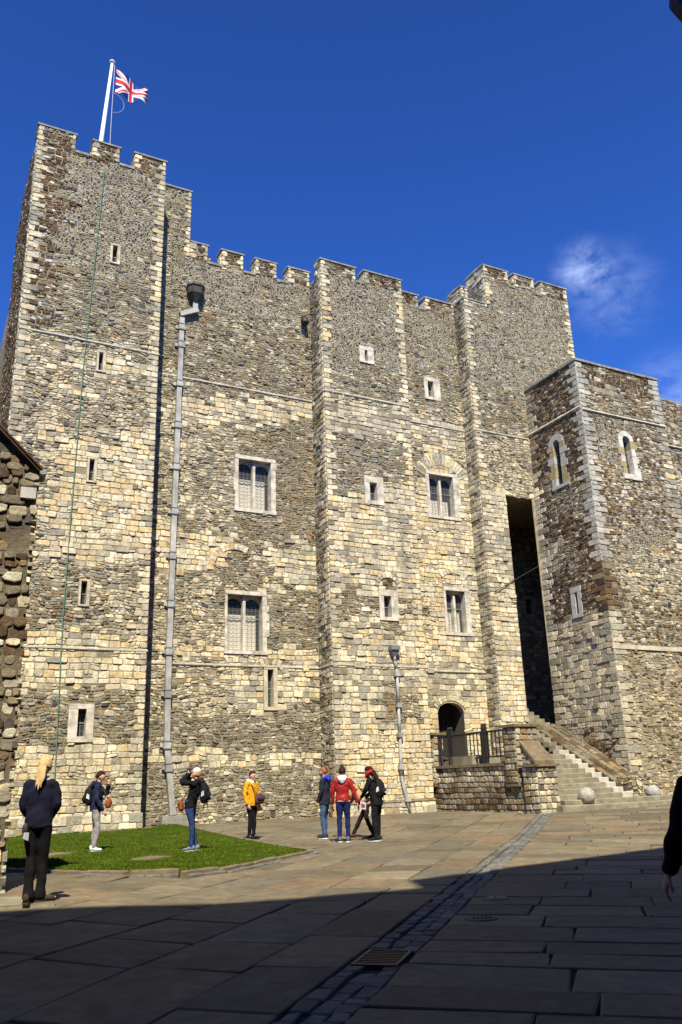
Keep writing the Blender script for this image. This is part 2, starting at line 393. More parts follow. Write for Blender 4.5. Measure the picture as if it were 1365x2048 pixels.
class Pool:
    """all the stones of one thing: the largest in view become parts, the rest one stuff part"""
    def __init__(s): s.items = []
    def put(s, vs, fs, col, size):
        s.items.append((size, vs, fs, col))
    def stone(s, fc, s0, s1, t0, t1, kind, col, proud=None):
        if s1-s0 < 0.03 or t1-t0 < 0.03: return
        R = RND; w, h = s1-s0, t1-t0; cx, cy = (s0+s1)/2, (t0+t1)/2
        if kind == ASH:
            g = 0.008+0.006*R.random(); c = R.uniform(0.008, 0.026) if R.random() < 0.68 else R.uniform(0.025, 0.075)
            x0, x1, y0, y1 = -w/2+g, w/2-g, -h/2+g, h/2-g
            c = min(c, w*0.25, h*0.25)
            j = lambda: R.uniform(-0.012, 0.012)
            o = [(x0+c, y0+j()), (x1-c, y0+j()), (x1+j(), y0+c), (x1+j(), y1-c), (x1-c, y1+j()), (x0+c, y1+j()), (x0+j(), y1-c), (x0+j(), y0+c)]
            d = proud if proud is not None else R.uniform(0.008, 0.028) if R.random() < 0.86 else R.uniform(0.03, 0.07)
            b = R.uniform(0.008, 0.02)
            rings = [(1.0, -0.03), (1.0, d-b), ('inset', b, d)]
        elif kind == FLI:
            K = 6; a0 = R.random()*6.28; o = []
            for k in range(K):
                a = a0+k*2*math.pi/K+R.uniform(-0.25, 0.25); q = R.uniform(0.82, 1.05)
                o.append((math.cos(a)*w*0.5*q*0.97, math.sin(a)*h*0.5*q*0.97))
            d = R.uniform(0.008, 0.035)
            rings = [(1.0, -0.02), (0.62, d)]
        elif kind == 'rough':
            K = R.choice((6, 7, 8)); o = []
            for k in range(K):
                a = (k+.5)*2*math.pi/K+R.uniform(-.3, .3); ca, sa = math.cos(a), math.sin(a); q = R.uniform(.8, 1.04)
                o.append((math.copysign(abs(ca)**.6, ca)*w*.5*q, math.copysign(abs(sa)**.6, sa)*h*.5*q))
            d = proud if proud is not None else R.uniform(.005, .055)
            rings = [(1.0, -.03), (.95, d*.9), (.78, d)]
        else:
            K = 8; o = []; e = 2.0/(3.6 if kind == RUB else 5.5)
            for k in range(K):
                a = (k+0.5)*2*math.pi/K+R.uniform(-0.16, 0.16)
                ca, sa = math.cos(a), math.sin(a)
                q = R.uniform(0.9, 1.03)
                o.append((math.copysign(abs(ca)**e, ca)*w*0.5*q*0.97, math.copysign(abs(sa)**e, sa)*h*0.5*q*0.96))
            d = (R.uniform(0.012, 0.035) if R.random() < .85 else R.uniform(.035, .06)) if kind == RUB else R.uniform(0.03, 0.06)
            if proud is not None: d = proud
            rings = [(1.0, -0.03), (0.95, d*0.55), (0.74, d)]
        K = len(o); tx, ty = R.uniform(-0.02, 0.02), R.uniform(-0.02, 0.02)
        wk = 0.0 if proud is not None else (.3 if kind == ASH else .35 if kind == BLK else 1.0)
        if wk:
            o = [(x+wk*wos(cx+x, cy+y), y+wk*wob(cx+x, cy+y)) for x, y in o]
        vs = []
        for rg in rings:
            if rg[0] == 'inset':
                b, n = rg[1], rg[2]
                for x, y in o:
                    vs.append(fc.P(cx+x*(1-2*b/max(w, .06)), cy+y*(1-2*b/max(h, .06)), n+tx*x+ty*y))
            else:
                k, n = rg
                for x, y in o:
                    vs.append(fc.P(cx+x*k, cy+y*k, n+(tx*x+ty*y if n > 0 else 0)))
        fs = []
        for i in range(len(rings)-1):
            for k in range(K):
                k2 = (k+1) % K; fs.append((i*K+k, i*K+k2, (i+1)*K+k2, (i+1)*K+k))
        b = (len(rings)-1)*K; fs.append(tuple(b+k for k in range(K)))
        p = fc.P(cx, cy, 0); px, py, dp = proj(p)
        vd = (CV-p); vd = vd/np.linalg.norm(vd)
        sz = w*h*abs(float(vd@fc.N))/dp**2 if (-20 < px < 1385 and -20 < py < 2068 and dp > 0) else 0
        s.put(vs, fs, col, sz)
    def voussoirs(s, fc, cs, ct, r0, r1, a0, a1, n, zone, proud=0.05):
        for k in range(n):
            b0, b1 = a0+(a1-a0)*k/n, a0+(a1-a0)*(k+1)/n
            g = 0.012/r0; vs = []
            for rr0, rr1, nn in ((r0, r1, -0.02), (r0+.005, r1-.005, proud-0.012), (r0+.02, r1-.02, proud)):
                for a, r in ((b0+g, rr0), (b1-g, rr0), (b1-g, rr1), (b0+g, rr1)):
                    vs.append(fc.P(cs+r*math.cos(a), ct+r*math.sin(a), nn))
            fs = [(i*4+k_, i*4+(k_+1) % 4, i*4+4+(k_+1) % 4, i*4+4+k_) for i in range(2) for k_ in range(4)]+[(8, 9, 10, 11)]
            p = fc.P(cs, ct+r0, 0); s.put(vs, fs, pick(zone), (r1-r0)*(r1*(a1-a0)/n)/proj(p)[2]**2)
    def finish(s, root, n=300, name='stone', rest='stonework'):
        its = sorted(s.items, key=lambda q: -q[0])
        loc = rootloc(root)
        for size, vs, fs, col in its[:n]:
            v = np.array(vs); c = v.mean(0)
            me = bpy.data.meshes.new(name); me.from_pydata((v-c).tolist(), [], fs)
            at = me.color_attributes.new('Col', 'FLOAT_COLOR', 'POINT')
            at.data.foreach_set('color', list((*col, 1.0))*len(v))
            me.materials.append(M_STONE)
            o = bpy.data.objects.new(name, me); COL.objects.link(o); o.parent = root; o.location = c-loc
        if len(its) > n:
            vv = []; ff = []; cc = []
            for size, vs, fs, col in its[n:]:
                b = len(vv); vv.extend(vs); ff.extend([tuple(i+b for i in q) for q in fs]); cc.extend([col]*len(vs))
            me = bpy.data.meshes.new(rest); me.from_pydata((np.array(vv)-loc).tolist(), [], ff)
            arr = np.ones((len(vv), 4), np.float32); arr[:, :3] = np.array(cc)
            at = me.color_attributes.new('Col', 'FLOAT_COLOR', 'POINT'); at.data.foreach_set('color', arr.ravel())
            me.materials.append(M_STONE)
            o = bpy.data.objects.new(rest, me); COL.objects.link(o); o.parent = root; o['kind'] = 'stuff'

def inpoly(x, y, poly):
    r = False; j = len(poly)-1
    for i in range(len(poly)):
        xi, yi = poly[i]; xj, yj = poly[j]
        if (yi > y) != (yj > y) and x < (xj-xi)*(y-yi)/(yj-yi)+xi: r = not r
        j = i
    return r
def zonefn(default, polys, conv):
    zs = [(k, [conv(*p) for p in pl]) for k, pl in polys]
    def f(s, t):
        s += RND.gauss(0, 0.28); t += RND.gauss(0, 0.18); k = default
        for z, pl in zs:
            if inpoly(s, t, pl): k = z
        return k
    return f

def lay_region(pool, fc, s0, s1, t0, t1, zone, holes):
    """one course between s0..s1, t0..t1, going round the openings"""
    if s1-s0 < 0.06 or t1-t0 < 0.05: return
    for (a, b, c, d) in holes:
        if a < s1-0.01 and b > s0+0.01 and c < t1-0.01 and d > t0+0.01:
            if a > s0: lay_region(pool, fc, s0, a, t0, t1, zone, holes)
            if b < s1: lay_region(pool, fc, b, s1, t0, t1, zone, holes)
            m0, m1 = max(a, s0), min(b, s1)
            if c > t0: lay_region(pool, fc, m0, m1, t0, c, zone, holes)
            if d < t1: lay_region(pool, fc, m0, m1, d, t1, zone, holes)
            return
    s = s0
    while s < s1-0.02:
        z = zone(min(s+0.2, s1), (t0+t1)/2)
        if z == 'F': z = RND.choice('FFFFFFR')
        kind = ZONES[z][0]
        if kind == ASH:
            w = RND.uniform(0.2, 0.5)
            if s1-s-w < 0.14: w = s1-s
            q_ = RND.random(); dz = RND.uniform(-.01, .01)
            if q_ < .10:      # a patch of thinner stones
                m_ = t0+(t1-t0)*RND.uniform(.35, .65)
                for e0, e1 in ((t0, m_), (m_, t1)):
                    x = s
                    while x < s+w-.01:
                        v = RND.uniform(.14, .34)
                        if s+w-x-v < .1: v = s+w-x
                        pool.stone(fc, x, x+v, e0, e1, RUB, pick(z)); x += v
            elif q_ < .985: pool.stone(fc, s, s+w, t0+max(dz, -.01), t1+dz, ASH, pick(z))
            s += w
        elif kind == BLK:
            w = RND.uniform(0.17, 0.34)
            if s1-s-w < 0.12: w = s1-s
            pool.stone(fc, s, s+w, t0, t1, BLK, pick(z)); s += w
        else:
            bw = RND.uniform(0.45, 0.8)
            if s1-s-bw < 0.25: bw = s1-s
            h = t1-t0
            if kind == RUB:
                q_ = RND.random()
                if h < 0.12 or q_ < 0.07: cuts = [t0, t1]
                elif h < 0.2 or q_ < 0.55: cuts = [t0, t0+h*RND.uniform(0.36, 0.64), t1]
                else: cuts = [t0, t0+h*RND.uniform(0.26, 0.4), t0+h*RND.uniform(0.6, 0.74), t1]
                lo, hi = 0.10, 0.34
            else:
                n = max(1, int(round(h/0.072))); cuts = [t0+h*i/n for i in range(n+1)]
                cuts = [c+(RND.uniform(-.015, .015) if 0 < i < n else 0) for i, c in enumerate(cuts)]
                lo, hi = 0.06, 0.19
            for i in range(len(cuts)-1):
                x = s
                while x < s+bw-0.01:
                    w = RND.uniform(lo, hi)
                    if s+bw-x-w < lo*0.7: w = s+bw-x
                    if (kind == RUB and not (z == 'K' and RND.random() < .3)) or (kind != RUB and RND.random() < 0.94):
                        dz = RND.uniform(-.012, .012)
                        pool.stone(fc, x, x+w, cuts[i]+dz, cuts[i+1]+dz, kind, pick(z))
                    x += w
            s += bw

def lay_wall(pool, fc, s0, s1, t0, t1, zone, holes=(), ql=None, qr=None, course=(0.175, 0.255), qw=(.43, .25)):
    """courses over a wall face; ql / qr name the zone of the corner stones at either edge"""
    t = t0; k = 0
    while t < t1-0.03:
        h = RND.uniform(*course)
        if t1-t-h < 0.1: h = t1-t
        a, b = s0, s1
        long = k % 2 == 0
        for q, left in ((ql, True), (qr, False)):
            if not q: continue
            zz = q(t) if callable(q) else q
            if zz == 'C' and RND.random() < .55: zz = RND.choice('cG')
            if not zz: continue
            w = min((qw[0] if (long == left) else qw[1])*RND.uniform(0.8, 1.15), (s1-s0)*0.48)
            e0, e1 = (s0, s0+w) if left else (s1-w, s1)
            if any(e0 < hb and e1 > ha and t < hd and t+h > hc for ha, hb, hc, hd in holes): continue
            pool.stone(fc, e0, e1, t, t+h, ASH, pick(zz), proud=RND.uniform(0.03, 0.045))
            if left: a = e1
            else: b = e0
        lay_region(pool, fc, a, b, t, t+h, zone, holes)
        t += h; k += 1

def backing(mb, fc, s0, s1, t0, t1, holes=(), n=0.0):
    """the mortar bed behind the stones, with the openings left out"""
    ss = sorted({s0, s1, *[min(max(x, s0), s1) for h in holes for x in h[:2]]})
    ts = sorted({t0, t1, *[min(max(x, t0), t1) for h in holes for x in h[2:]]})
    for i in range(len(ss)-1):
        for j in range(len(ts)-1):
            cs, ct = (ss[i]+ss[i+1])/2, (ts[j]+ts[j+1])/2
            if any(a < cs < b and c < ct < d for a, b, c, d in holes): continue
            mb.add([fc.P(ss[i], ts[j], n), fc.P(ss[i+1], ts[j], n), fc.P(ss[i+1], ts[j+1], n), fc.P(ss[i], ts[j+1], n)], [(0, 1, 2, 3)])

# ------------------------------------------------------------------ ground
def sstep(a, b, x):
    t = min(max((x-a)/(b-a), 0), 1); return t*t*(3-2*t)
def gz(x, y):
    p = np.array([x, y, 0])-OV
    return 0.13*sstep(1.0, 4.0, -x)*(1-sstep(13, 18, y))*sstep(4, 7.5, y)+0.13*sstep(21, 31, y)+0.14*sstep(7, 13, float(p@UV))*sstep(22, 32, y)
LAWN_PX = [(-60, 1735), (20, 1738), (100, 1745), (180, 1750), (260, 1752), (360, 1747), (430, 1737), (475, 1727), (520, 1716), (570, 1706), (616, 1697)]
lawn_front = [on_ground(x, y, 0.09) for x, y in LAWN_PX]
lawn_back = [on_ground(x, y, 0.1) for x, y in [(560, 1688), (480, 1674.5), (400, 1661), (330, 1650)]]
bt = LW(-8.0, 1.9, 0); bt2 = LW(-14.5, 1.55, 0)
LAWN = lawn_front+lawn_back+[(bt[0], bt[1]), (bt2[0], bt2[1]), (-16, 22)]
def in_lawn(x, y, m=0): return inpoly(x, y, LAWN)

mb = MB(); n = 90
xs = np.concatenate([np.linspace(-400, -40, 6)[:-1], np.linspace(-40, 40, n), np.linspace(40, 400, 6)[1:]])
ys = np.concatenate([np.linspace(-200, -20, 5)[:-1], np.linspace(-20, 60, n), np.linspace(60, 600, 7)[1:]])
vs = [(x, y, gz(x, y)-0.035) for y in ys for x in xs]; W_ = len(xs)
fs = [(j*W_+i, j*W_+i+1, (j+1)*W_+i+1, (j+1)*W_+i) for j in range(len(ys)-1) for i in range(W_-1)]
mb.add(vs, fs)
ground = mb.build('ground', M_JOINT, smooth=True); ground['kind'] = 'structure'

# paving laid along the drain: a runs with the drain, b to its right
DH = rad(16.0)
AV = np.array([math.sin(DH), math.cos(DH)]); BV = np.array([math.cos(DH), -math.sin(DH)])
DC = np.array([1.965, 13.65])
def ab(a, b): return DC+a*AV+b*BV
paving = empty('courtyard_paving', kind='structure')
FLAGS = [(0.165, 0.134, 0.083), (0.18, 0.146, 0.088), (0.142, 0.118, 0.076), (0.175, 0.128, 0.078), (0.155, 0.126, 0.083), (0.195, 0.162, 0.105), (0.15, 0.131, 0.092)]
flags = []
KEEP_U = lambda x, y: ((np.array([x, y, 0])-OV)@UV, (np.array([x, y, 0])-OV)@WV)
def free_of_walls(x, y):
    u, w = KEEP_U(x, y)
    if w < -0.1 and u < 9: return False
    if u > 9.9 and w < 4.7: return False
    if w < 1.3 and u < -8.6: return False
    if w < 1.0 and -1 < u < 2.8: return False
    if 3.7 < u < 9.4 and w < 6.0: return False
    return True
def flag(a0, a1, b0, b1, col, lift=0.0, j=0.02):
    g = RND.uniform(0.006, 0.013)
    c = [(a0+g, b0+g), (a0+g, b1-g), (a1-g, b1-g), (a1-g, b0+g)]
    c = [(x+RND.uniform(-j, j), y+RND.uniform(-j, j)) for x, y in c]
    if len(c) < 3: return
    pts = [ab(*q) for q in c]; m = sum(pts)/4
    if m[1] < 2.0 or m[1] > 42 or abs(m[0]) > 26: return
    if in_lawn(*m) or not free_of_walls(*m): return
    cuts = [in_lawn(*q) for q in pts]
    if any(cuts) and m[1] > 12:   # cut to the kerb: laid smaller
        pts = [m+(q-m)*(0.55 if k else 1.0) for q, k in zip(pts, cuts)]
    vs = []; tz = [RND.uniform(-.006, .006) for _ in range(4)]
    e = 0.012
    for k, z in ((1.0, -0.035), (1.0, -0.008), (None, 0.0)):
        for q, dz in zip(pts, tz):
            qq = q if k else q+(m-q)*(e*1.6/max(0.1, np.linalg.norm(m-q)))
            vs.append((qq[0], qq[1], gz(qq[0], qq[1])+z+dz*(z > -0.03)+lift))
    fs = [(i*4+k, i*4+(k+1) % 4, i*4+4+(k+1) % 4, i*4+4+k) for i in range(2) for k in range(4)]+[(8, 9, 10, 11)]
    px, py, dp = proj((m[0], m[1], 0))
    sz = (a1-a0)*(b1-b0)/max(dp, .5)**3 if (dp > 0 and -40 < px < 1400 and py < 2120) else 0
    flags.append((sz, vs, fs, col))
def fcol():
    c = RND.choice(FLAGS); k = RND.uniform(0.74, 1.16); return (c[0]*k*.95, c[1]*k*.94, c[2]*k*.88)
DW = 0.23
# left of the drain the courses run away from the viewer, right of it across
b = -DW
while b > -26:
    w = RND.uniform(0.62, 0.95); a = -13+RND.random()
    while a < 30:
        l = RND.uniform(0.8, 1.7)
        if RND.random() < 0.12: l *= .6
        flag(a, a+l, b-w, b, fcol()); a += l
    b -= w
a = -13
while a < 30:
    h = RND.uniform(0.5, 0.85); b = DW
    while b < 26:
        l = RND.uniform(0.75, 1.5)
        flag(a, a+h, b, b+l, fcol()); b += l
    a += h
def stones_out(items, root, name, rest, mat, n=290):
    its = sorted(items, key=lambda q: -q[0]); loc = rootloc(root)
    for size, vs, fs, col in its[:n]:
        v = np.array(vs); c = v.mean(0)
        me = bpy.data.meshes.new(name); me.from_pydata((v-c).tolist(), [], fs)
        at = me.color_attributes.new('Col', 'FLOAT_COLOR', 'POINT'); at.data.foreach_set('color', list((*col, 1.0))*len(v))
        me.materials.append(mat); o = bpy.data.objects.new(name, me); COL.objects.link(o); o.parent = root; o.location = c-loc
    if len(its) > n:
        m = MB()
        for size, vs, fs, col in its[n:]: m.add(vs, fs, col)
        m.build(rest, mat, root, kind='stuff')
stones_out(flags, paving, 'flagstone', 'far_flagstones', M_FLAG)
# the drain: three rows of grey setts, with an iron grate near the front
drain = empty('drain_channel', kind='structure')
flags = []
DG = (0.125, 0.12, 0.10)
GRATE_A = (np.array([0.16, 7.55])-DC)@AV
for r in range(3):
    a = -13+RND.random()*0.2
    while a < 19.4:
        l = RND.uniform(0.17, 0.34)
        if not (GRATE_A-0.33 < a+l/2 < GRATE_A+0.33):
            k = RND.uniform(0.7, 1.35)
            d = -0.022 if r == 1 else -0.006
            flag(a, a+l, -DW+r*2*DW/3+RND.uniform(-.008, .008), -DW+(r+1)*2*DW/3+RND.uniform(-.008, .008), tuple(q*k for q in DG), lift=d, j=0.016)
        a += l
stones_out(flags, drain, 'sett', 'far_setts', M_FLAG)
gr = empty('drain_grate', (*ab(GRATE_A, 0), gz(*ab(GRATE_A, 0))-0.02), label='slotted iron drain grate set in the cobbled channel', cat='grate')
mb = MB(); gp = lambda a, b, z: (*ab(GRATE_A+a, b), z)
def abox(mb, a0, a1, b0, b1, z0, z1):
    mb.hexa([gp(a0, b0, z0), gp(a0, b1, z0), gp(a1, b1, z0), gp(a1, b0, z0), gp(a0, b0, z1), gp(a0, b1, z1), gp(a1, b1, z1), gp(a1, b0, z1)])
for q in ((-.30, -.27, -.19, .19), (.27, .30, -.19, .19), (-.27, .27, -.19, -.16), (-.27, .27, .16, .19)): abox(mb, *q, -.03, .004)
mb.build('frame', M_IRON, gr)
mb = MB(); abox(mb, -.29, .29, -.18, .18, -.033, -.0305); mb.build('sump', M_DARK, gr)  # thin black sheet painting in the shade below the bars
for i in range(8):
    mb = MB(); a = -.25+i*.066; abox(mb, a, a+.028, -.16, .16, -.03, 0.0); mb.build('bar', M_IRON, gr)
for (px, py), slot, lab in (((993, 1797), False, 'plain round stone cover in the paving nearer the sunlit courtyard'), ((963, 1838), True, 'round stone drain cover pierced by a row of slots')):
    x, y = on_ground(px, py); c = empty('drain_cover', (x, y, 0.0), label=lab, cat='drain cover', group='round drain covers')
    mb = MB(); R_ = 0.17 if slot else 0.15; K = 20; vs = []
    for rr, z in ((R_, -.03), (R_, .004), (R_-.015, .012)):
        vs += [(x+rr*math.cos(6.2832*i/K), y+rr*math.sin(6.2832*i/K), z) for i in range(K)]
    fs = [(j*K+i, j*K+(i+1) % K, (j+1)*K+(i+1) % K, (j+1)*K+i) for j in range(2) for i in range(K)]+[tuple(2*K+i for i in range(K))]
    mb.add(vs, fs); mb.build('cover', M_BROWNCOPE if slot else M_STEP, c)
    mb = MB()
    for i in range(5 if slot else 1):
        xx = x-.085+i*.042 if slot else x-.02
        mb.box(xx, xx+.018, y-.06, y+.05, .0121, .0145)
    mb.build('slot', M_DARK, c)
x, y = on_ground(4, 2012)
mb = MB(); mb.add([(x-.02, y-.03, .012), (x+.05, y-.02, .03), (x+.045, y+.03, .014), (x-.01, y+.02, .02)], [(0, 1, 2, 3)]); mb.add([(x+.05, y-.02, .03), (x+.075, y+.01, .012), (x+.045, y+.03, .014)], [(0, 1, 2)])
tag(mb.build('paper_scrap', plain('blue_paper', (0.25, 0.4, 0.65), 0.7)), 'crumpled pale blue paper scrap on the shaded flagstones', 'litter')

# lawn: turf sheet, blades, kerb and the two flat stones in it
M_TURF = plain('turf', (0.05, 0.068, 0.010), 0.95, 0.1, var=(0.6, 1.4), vs=7, bs=30, bst=0.6, bd=0.03, coord='World')
def mk_grass():
    m, t, b = base_mat('grass_blade', 0.85, 0.05)
    a = N(t, 'ShaderNodeAttribute', attribute_name='Col')
    c = vary(t, a.outputs['Color'], 0.6, 1.25, 1.6, 5); c = tint_by(t, c, (0.11, 0.105, 0.022), 1.0, 0.5, 0.7, 0.45)
    t.links.new(c, b.inputs['Base Color']); return m
M_GRASS = mk_grass()
def lz(x, y): return gz(x, y)+0.055
cx = np.mean([p[0] for p in LAWN]); cy = np.mean([p[1] for p in LAWN])
mb = MB()
# fan over the outline, refined
ctr = (-6.0, 22.0)
K = len(LAWN); rings = 10; vs = []
for r in range(rings+1):
    q = r/rings
    for x, y in LAWN:
        X, Y = ctr[0]+(x-ctr[0])*q, ctr[1]+(y-ctr[1])*q; vs.append((X, Y, lz(X, Y)))
vs += [(x, y, gz(x, y)-.05) for x, y in LAWN]
fs = [(r*K+i, r*K+(i+1) % K, (r+1)*K+(i+1) % K, (r+1)*K+i) for r in range(rings+1) for i in range(K)]
mb.add(vs, fs); lawn = mb.build('lawn', M_TURF); lawn['kind'] = 'structure'
bb = [min(p[0] for p in LAWN), max(p[0] for p in LAWN), min(p[1] for p in LAWN), max(p[1] for p in LAWN)]
mb = MB(); cnt = 0
SLABS = [on_ground(x, y, 0.12) for x, y in ((112, 1703), (305, 1710))]
while cnt < 42000:
    x, y = RND.uniform(bb[0], bb[1]), RND.uniform(bb[2], bb[3])
    if RND.random() > min(1, (17.0/y)**1.5) or not in_lawn(x, y): continue
    if any(abs(x-sx) < 0.38 and abs(y-sy) < 0.8 for sx, sy in SLABS): continue
    px, py, dp = proj((x, y, 0))
    if px < -10: continue
    cnt += 1; z = lz(x, y)-.005; k = RND.uniform(0.7, 1.3); col = (0.066*k*RND.uniform(.8, 1.35), 0.108*k, 0.008*k)
    for _ in range(2):
        an = RND.random()*6.283; h = RND.uniform(.018, .045); dx, dy = math.cos(an)*.011, math.sin(an)*.011
        lx, ly = RND.uniform(-.02, .02), RND.uniform(-.02, .02); ox, oy = RND.uniform(-.02, .02), RND.uniform(-.02, .02)
        mb.add([(x+ox-dx, y+oy-dy, z), (x+ox+dx, y+oy+dy, z), (x+ox+lx, y+oy+ly, z+h)], [(0, 1, 2)], col)
g = mb.build('grass', M_GRASS); tag(g, 'short green grass of the lawn below the keep', 'grass', kind='stuff')
for (sx, sy), lab in zip(SLABS, ('long flat brown stone sunk in the lawn by the blonde woman', 'flat pale-edged stone sunk in the lawn nearer the kerb')):
    mb = MB(); w_, d_ = (.36, .55) if sx < -6 else (.36, .5)
    z = lz(sx, sy); ps = [(sx-w_, sy-d_*.5), (sx+w_*.2, sy-d_), (sx+w_, sy+d_*.2), (sx-w_*.3, sy+d_*.7)]
    mb.hexa([(*p, z-.06) for p in ps]+[(sx+(p[0]-sx)*.95, sy+(p[1]-sy)*.95, z+.025) for p in ps])
    tag(mb.build('flat_stone', M_BROWNCOPE), lab, 'stone', 'flat stones in the lawn')
kerb = empty('lawn_kerb', (lawn_front[4][0], lawn_front[4][1], 0), label='low brown stone kerb curving round the front of the lawn', cat='kerb')
def kerb_run(pts, step, wd, h, mat, name, off=0.0, lift=0.0):
    path = [np.array(p) for p in pts]; seg = []
    for i in range(len(path)-1):
        L_ = np.linalg.norm(path[i+1]-path[i]); k = max(1, int(round(L_/step)))
        seg += [path[i]+(path[i+1]-path[i])*j/k for j in range(k)]
    seg.append(path[-1])
    for i in range(len(seg)-1):
        p, q = seg[i], seg[i+1]; d = (q-p)/np.linalg.norm(q-p); nn = np.array([d[1], -d[0]])
        p2, q2 = p+d*.012, q-d*.012; o = off+RND.uniform(-.01, .01); z = gz(*p)+h+lift+RND.uniform(-.008, .008); e = .012
        c = [p2+nn*o, q2+nn*o, q2+nn*(o+wd), p2+nn*(o+wd)]
        mb = MB(); m_ = sum(c)/4
        vs = [(*k_, z-h-.06) for k_ in c]+[(*k_, z-e) for k_ in c]+[(*(k_+(m_-k_)*.1), z) for k_ in c]
        fs = [(r*4+k_, r*4+(k_+1) % 4, r*4+4+(k_+1) % 4, r*4+4+k_) for r in range(2) for k_ in range(4)]+[(8, 9, 10, 11)]
        mb.add(vs, fs); mb.build(name, mat, kerb)
kerb_run(lawn_front[1:], 0.55, 0.12, 0.058, M_BROWNCOPE, 'kerbstone')
kerb_run([lawn_front[-1]]+lawn_back, 0.7, 0.13, 0.075, M_BROWNCOPE, 'kerbstone')
M_SETT = plain('grey_sett', (0.125, 0.12, 0.10), 0.85, 0.25, var=(0.6, 1.35), vs=7, bs=16, bst=0.6, bd=0.02, coord='World')
kerb_run(lawn_front[3:], 0.26, 0.15, 0.01, M_SETT, 'edging_sett', off=0.15, lift=0.006)
kerb_run([lawn_front[-1]]+lawn_back, 0.3, 0.3, 0.01, M_SETT, 'edging_sett', off=0.15, lift=0.006)

# ------------------------------------------------------------------ openings in walls
def arch_fill(mb, fc, a, b, t_spring, t_top, n0, n1, rise=None, k=10, col=None):
    """the solid between a straight head and an arched opening"""
    m, r = (a+b)/2, (b-a)/2; rise = rise or r
    prev = None
    for i in range(k+1):
        an = math.pi*(1-i/k); s = m+r*math.cos(an); t = t_spring+rise*math.sin(an)
        cur = [fc.P(s, t, n0), fc.P(s, t_top, n0), fc.P(s, t_top, n1), fc.P(s, t, n1)]
        if prev: mb.add(prev+cur, [(0, 4, 5, 1), (3, 2, 6, 7), (0, 3, 7, 4), (1, 5, 6, 2)], col)
        prev = cur
def recess(mb, fc, a, b, c, d, n0, n1):
    P = fc.P
    q = [P(a, c, n0), P(b, c, n0), P(b, d, n0), P(a, d, n0), P(a, c, n1), P(b, c, n1), P(b, d, n1), P(a, d, n1)]
    mb.add(q, [(0, 1, 2, 3), (0, 4, 5, 1), (1, 5, 6, 2), (2, 6, 7, 3), (3, 7, 4, 0)])
def lattice(mb, fc, a, b, c, d, n, ds, dt, w=0.012, bars=()):
    k = max(2, round((b-a)/ds))
    for i in range(k+1):
        s = a+(b-a)*i/k; mb.fbox(fc, s-w/2, s+w/2, c, d, n, n+.01)
    k = max(2, round((d-c)/dt))
    for i in range(k+1):
        t = c+(d-c)*i/k; mb.fbox(fc, a, b, t-w/2, t+w/2, n+.001, n+.011)
    for q in bars:
        t = c+(d-c)*q; mb.fbox(fc, a, b, t-.02, t+.02, n+.002, n+.03)
def wbuild(mb, name, mat, f):
    o = mb.build(name, mat, None); o.parent = f; return o
def two_light_window(root, fc, s0, s1, t0, t1, blind=0.62, jl=0.15, jr=0.2, hd=0.15, sl=0.13, label=None):
    a, b, c, d = s0+jl, s1-jr, t0+sl, t1-hd
    f = empty('window', (0, 0, 0)); f.parent = root; f.location = -np.array(rootloc(root)); ROOT[f.name] = np.zeros(3)
    for e0, e1, inner in ((s0, a, a), (b, s1, b)):
        t = c
        while t < d-.01:
            h = min(RND.uniform(.4, .8), d-t)
            if d-t-h < .2: h = d-t
            ex = RND.choice([0, 0, .05, .1]) if inner == b else RND.choice([0, 0, .04])
            mb = MB(); mb.fbox(fc, e0-(ex if inner == a else 0), e1+(ex if inner == b else 0), t+.004, t+h-.004, -.36, RND.uniform(.035, .05)); wbuild(mb, 'jamb', M_LIME, f); t += h
    if label: f['label'] = label
    mb = MB(); mb.fbox(fc, s0, s1, d, t1, -.36, .055); wbuild(mb, 'lintel', M_LIME, f)
    mb = MB(); mb.fbox(fc, s0-.03, s1+.02, t0, c, -.36, .06); wbuild(mb, 'sill', M_LIME, f)
    m = (a+b)/2+.01; mwid = .055
    mb = MB(); mb.fbox(fc, m-mwid, m+mwid, c, d, -.33, -.1); wbuild(mb, 'mullion', M_LIME, f)
    mb = MB(); r = (m-mwid-a)/2
    for e0, e1 in ((a, m-mwid), (m+mwid, b)):
        arch_fill(mb, fc, e0, e1, d-r*1.05-.04, d, -.27, -.17, rise=r*1.0)
        arch_fill(mb, fc, e0+.012, e1-.012, d-r*1.05-.06, d, -.3, -.271, rise=r*.92)
    wbuild(mb, 'tracery', M_LIME, f)
    for e0, e1 in ((a, m-mwid), (m+mwid, b)):
        mb = MB(); mb.add([fc.P(e0, c, -.29), fc.P(e1, c, -.29), fc.P(e1, d-.03, -.29), fc.P(e0, d-.03, -.29)], [(0, 1, 2, 3)]); wbuild(mb, 'pane', M_GLASS, f)
    mb = MB()
    for e0, e1 in ((a, m-mwid), (m+mwid, b)): lattice(mb, fc, e0, e1, c, d-.1, -.286, .15, .155, w=.009, bars=(0.62,))
    wbuild(mb, 'lead_lattice', M_CAME, f)
    if blind > 0:
        mb = MB(); k = 9; hh = c+(d-c)*blind
        for e0, e1, cut in ((a, m-mwid, 0.0), (m+mwid, b, (b-m)*.2)):
            vs = []
            for i in range(k+1):
                s = e0+(e1-cut-e0)*i/k; nn = -.335-.012*math.sin(i*2.1)
                vs += [fc.P(s, c, nn), fc.P(s, hh, nn)]
            mb.add(vs, [(2*i, 2*i+2, 2*i+3, 2*i+1) for i in range(k)])
        wbuild(mb, 'blind', M_BLIND, f)
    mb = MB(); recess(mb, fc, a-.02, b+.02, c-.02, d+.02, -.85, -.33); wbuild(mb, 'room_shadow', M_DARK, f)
    return f
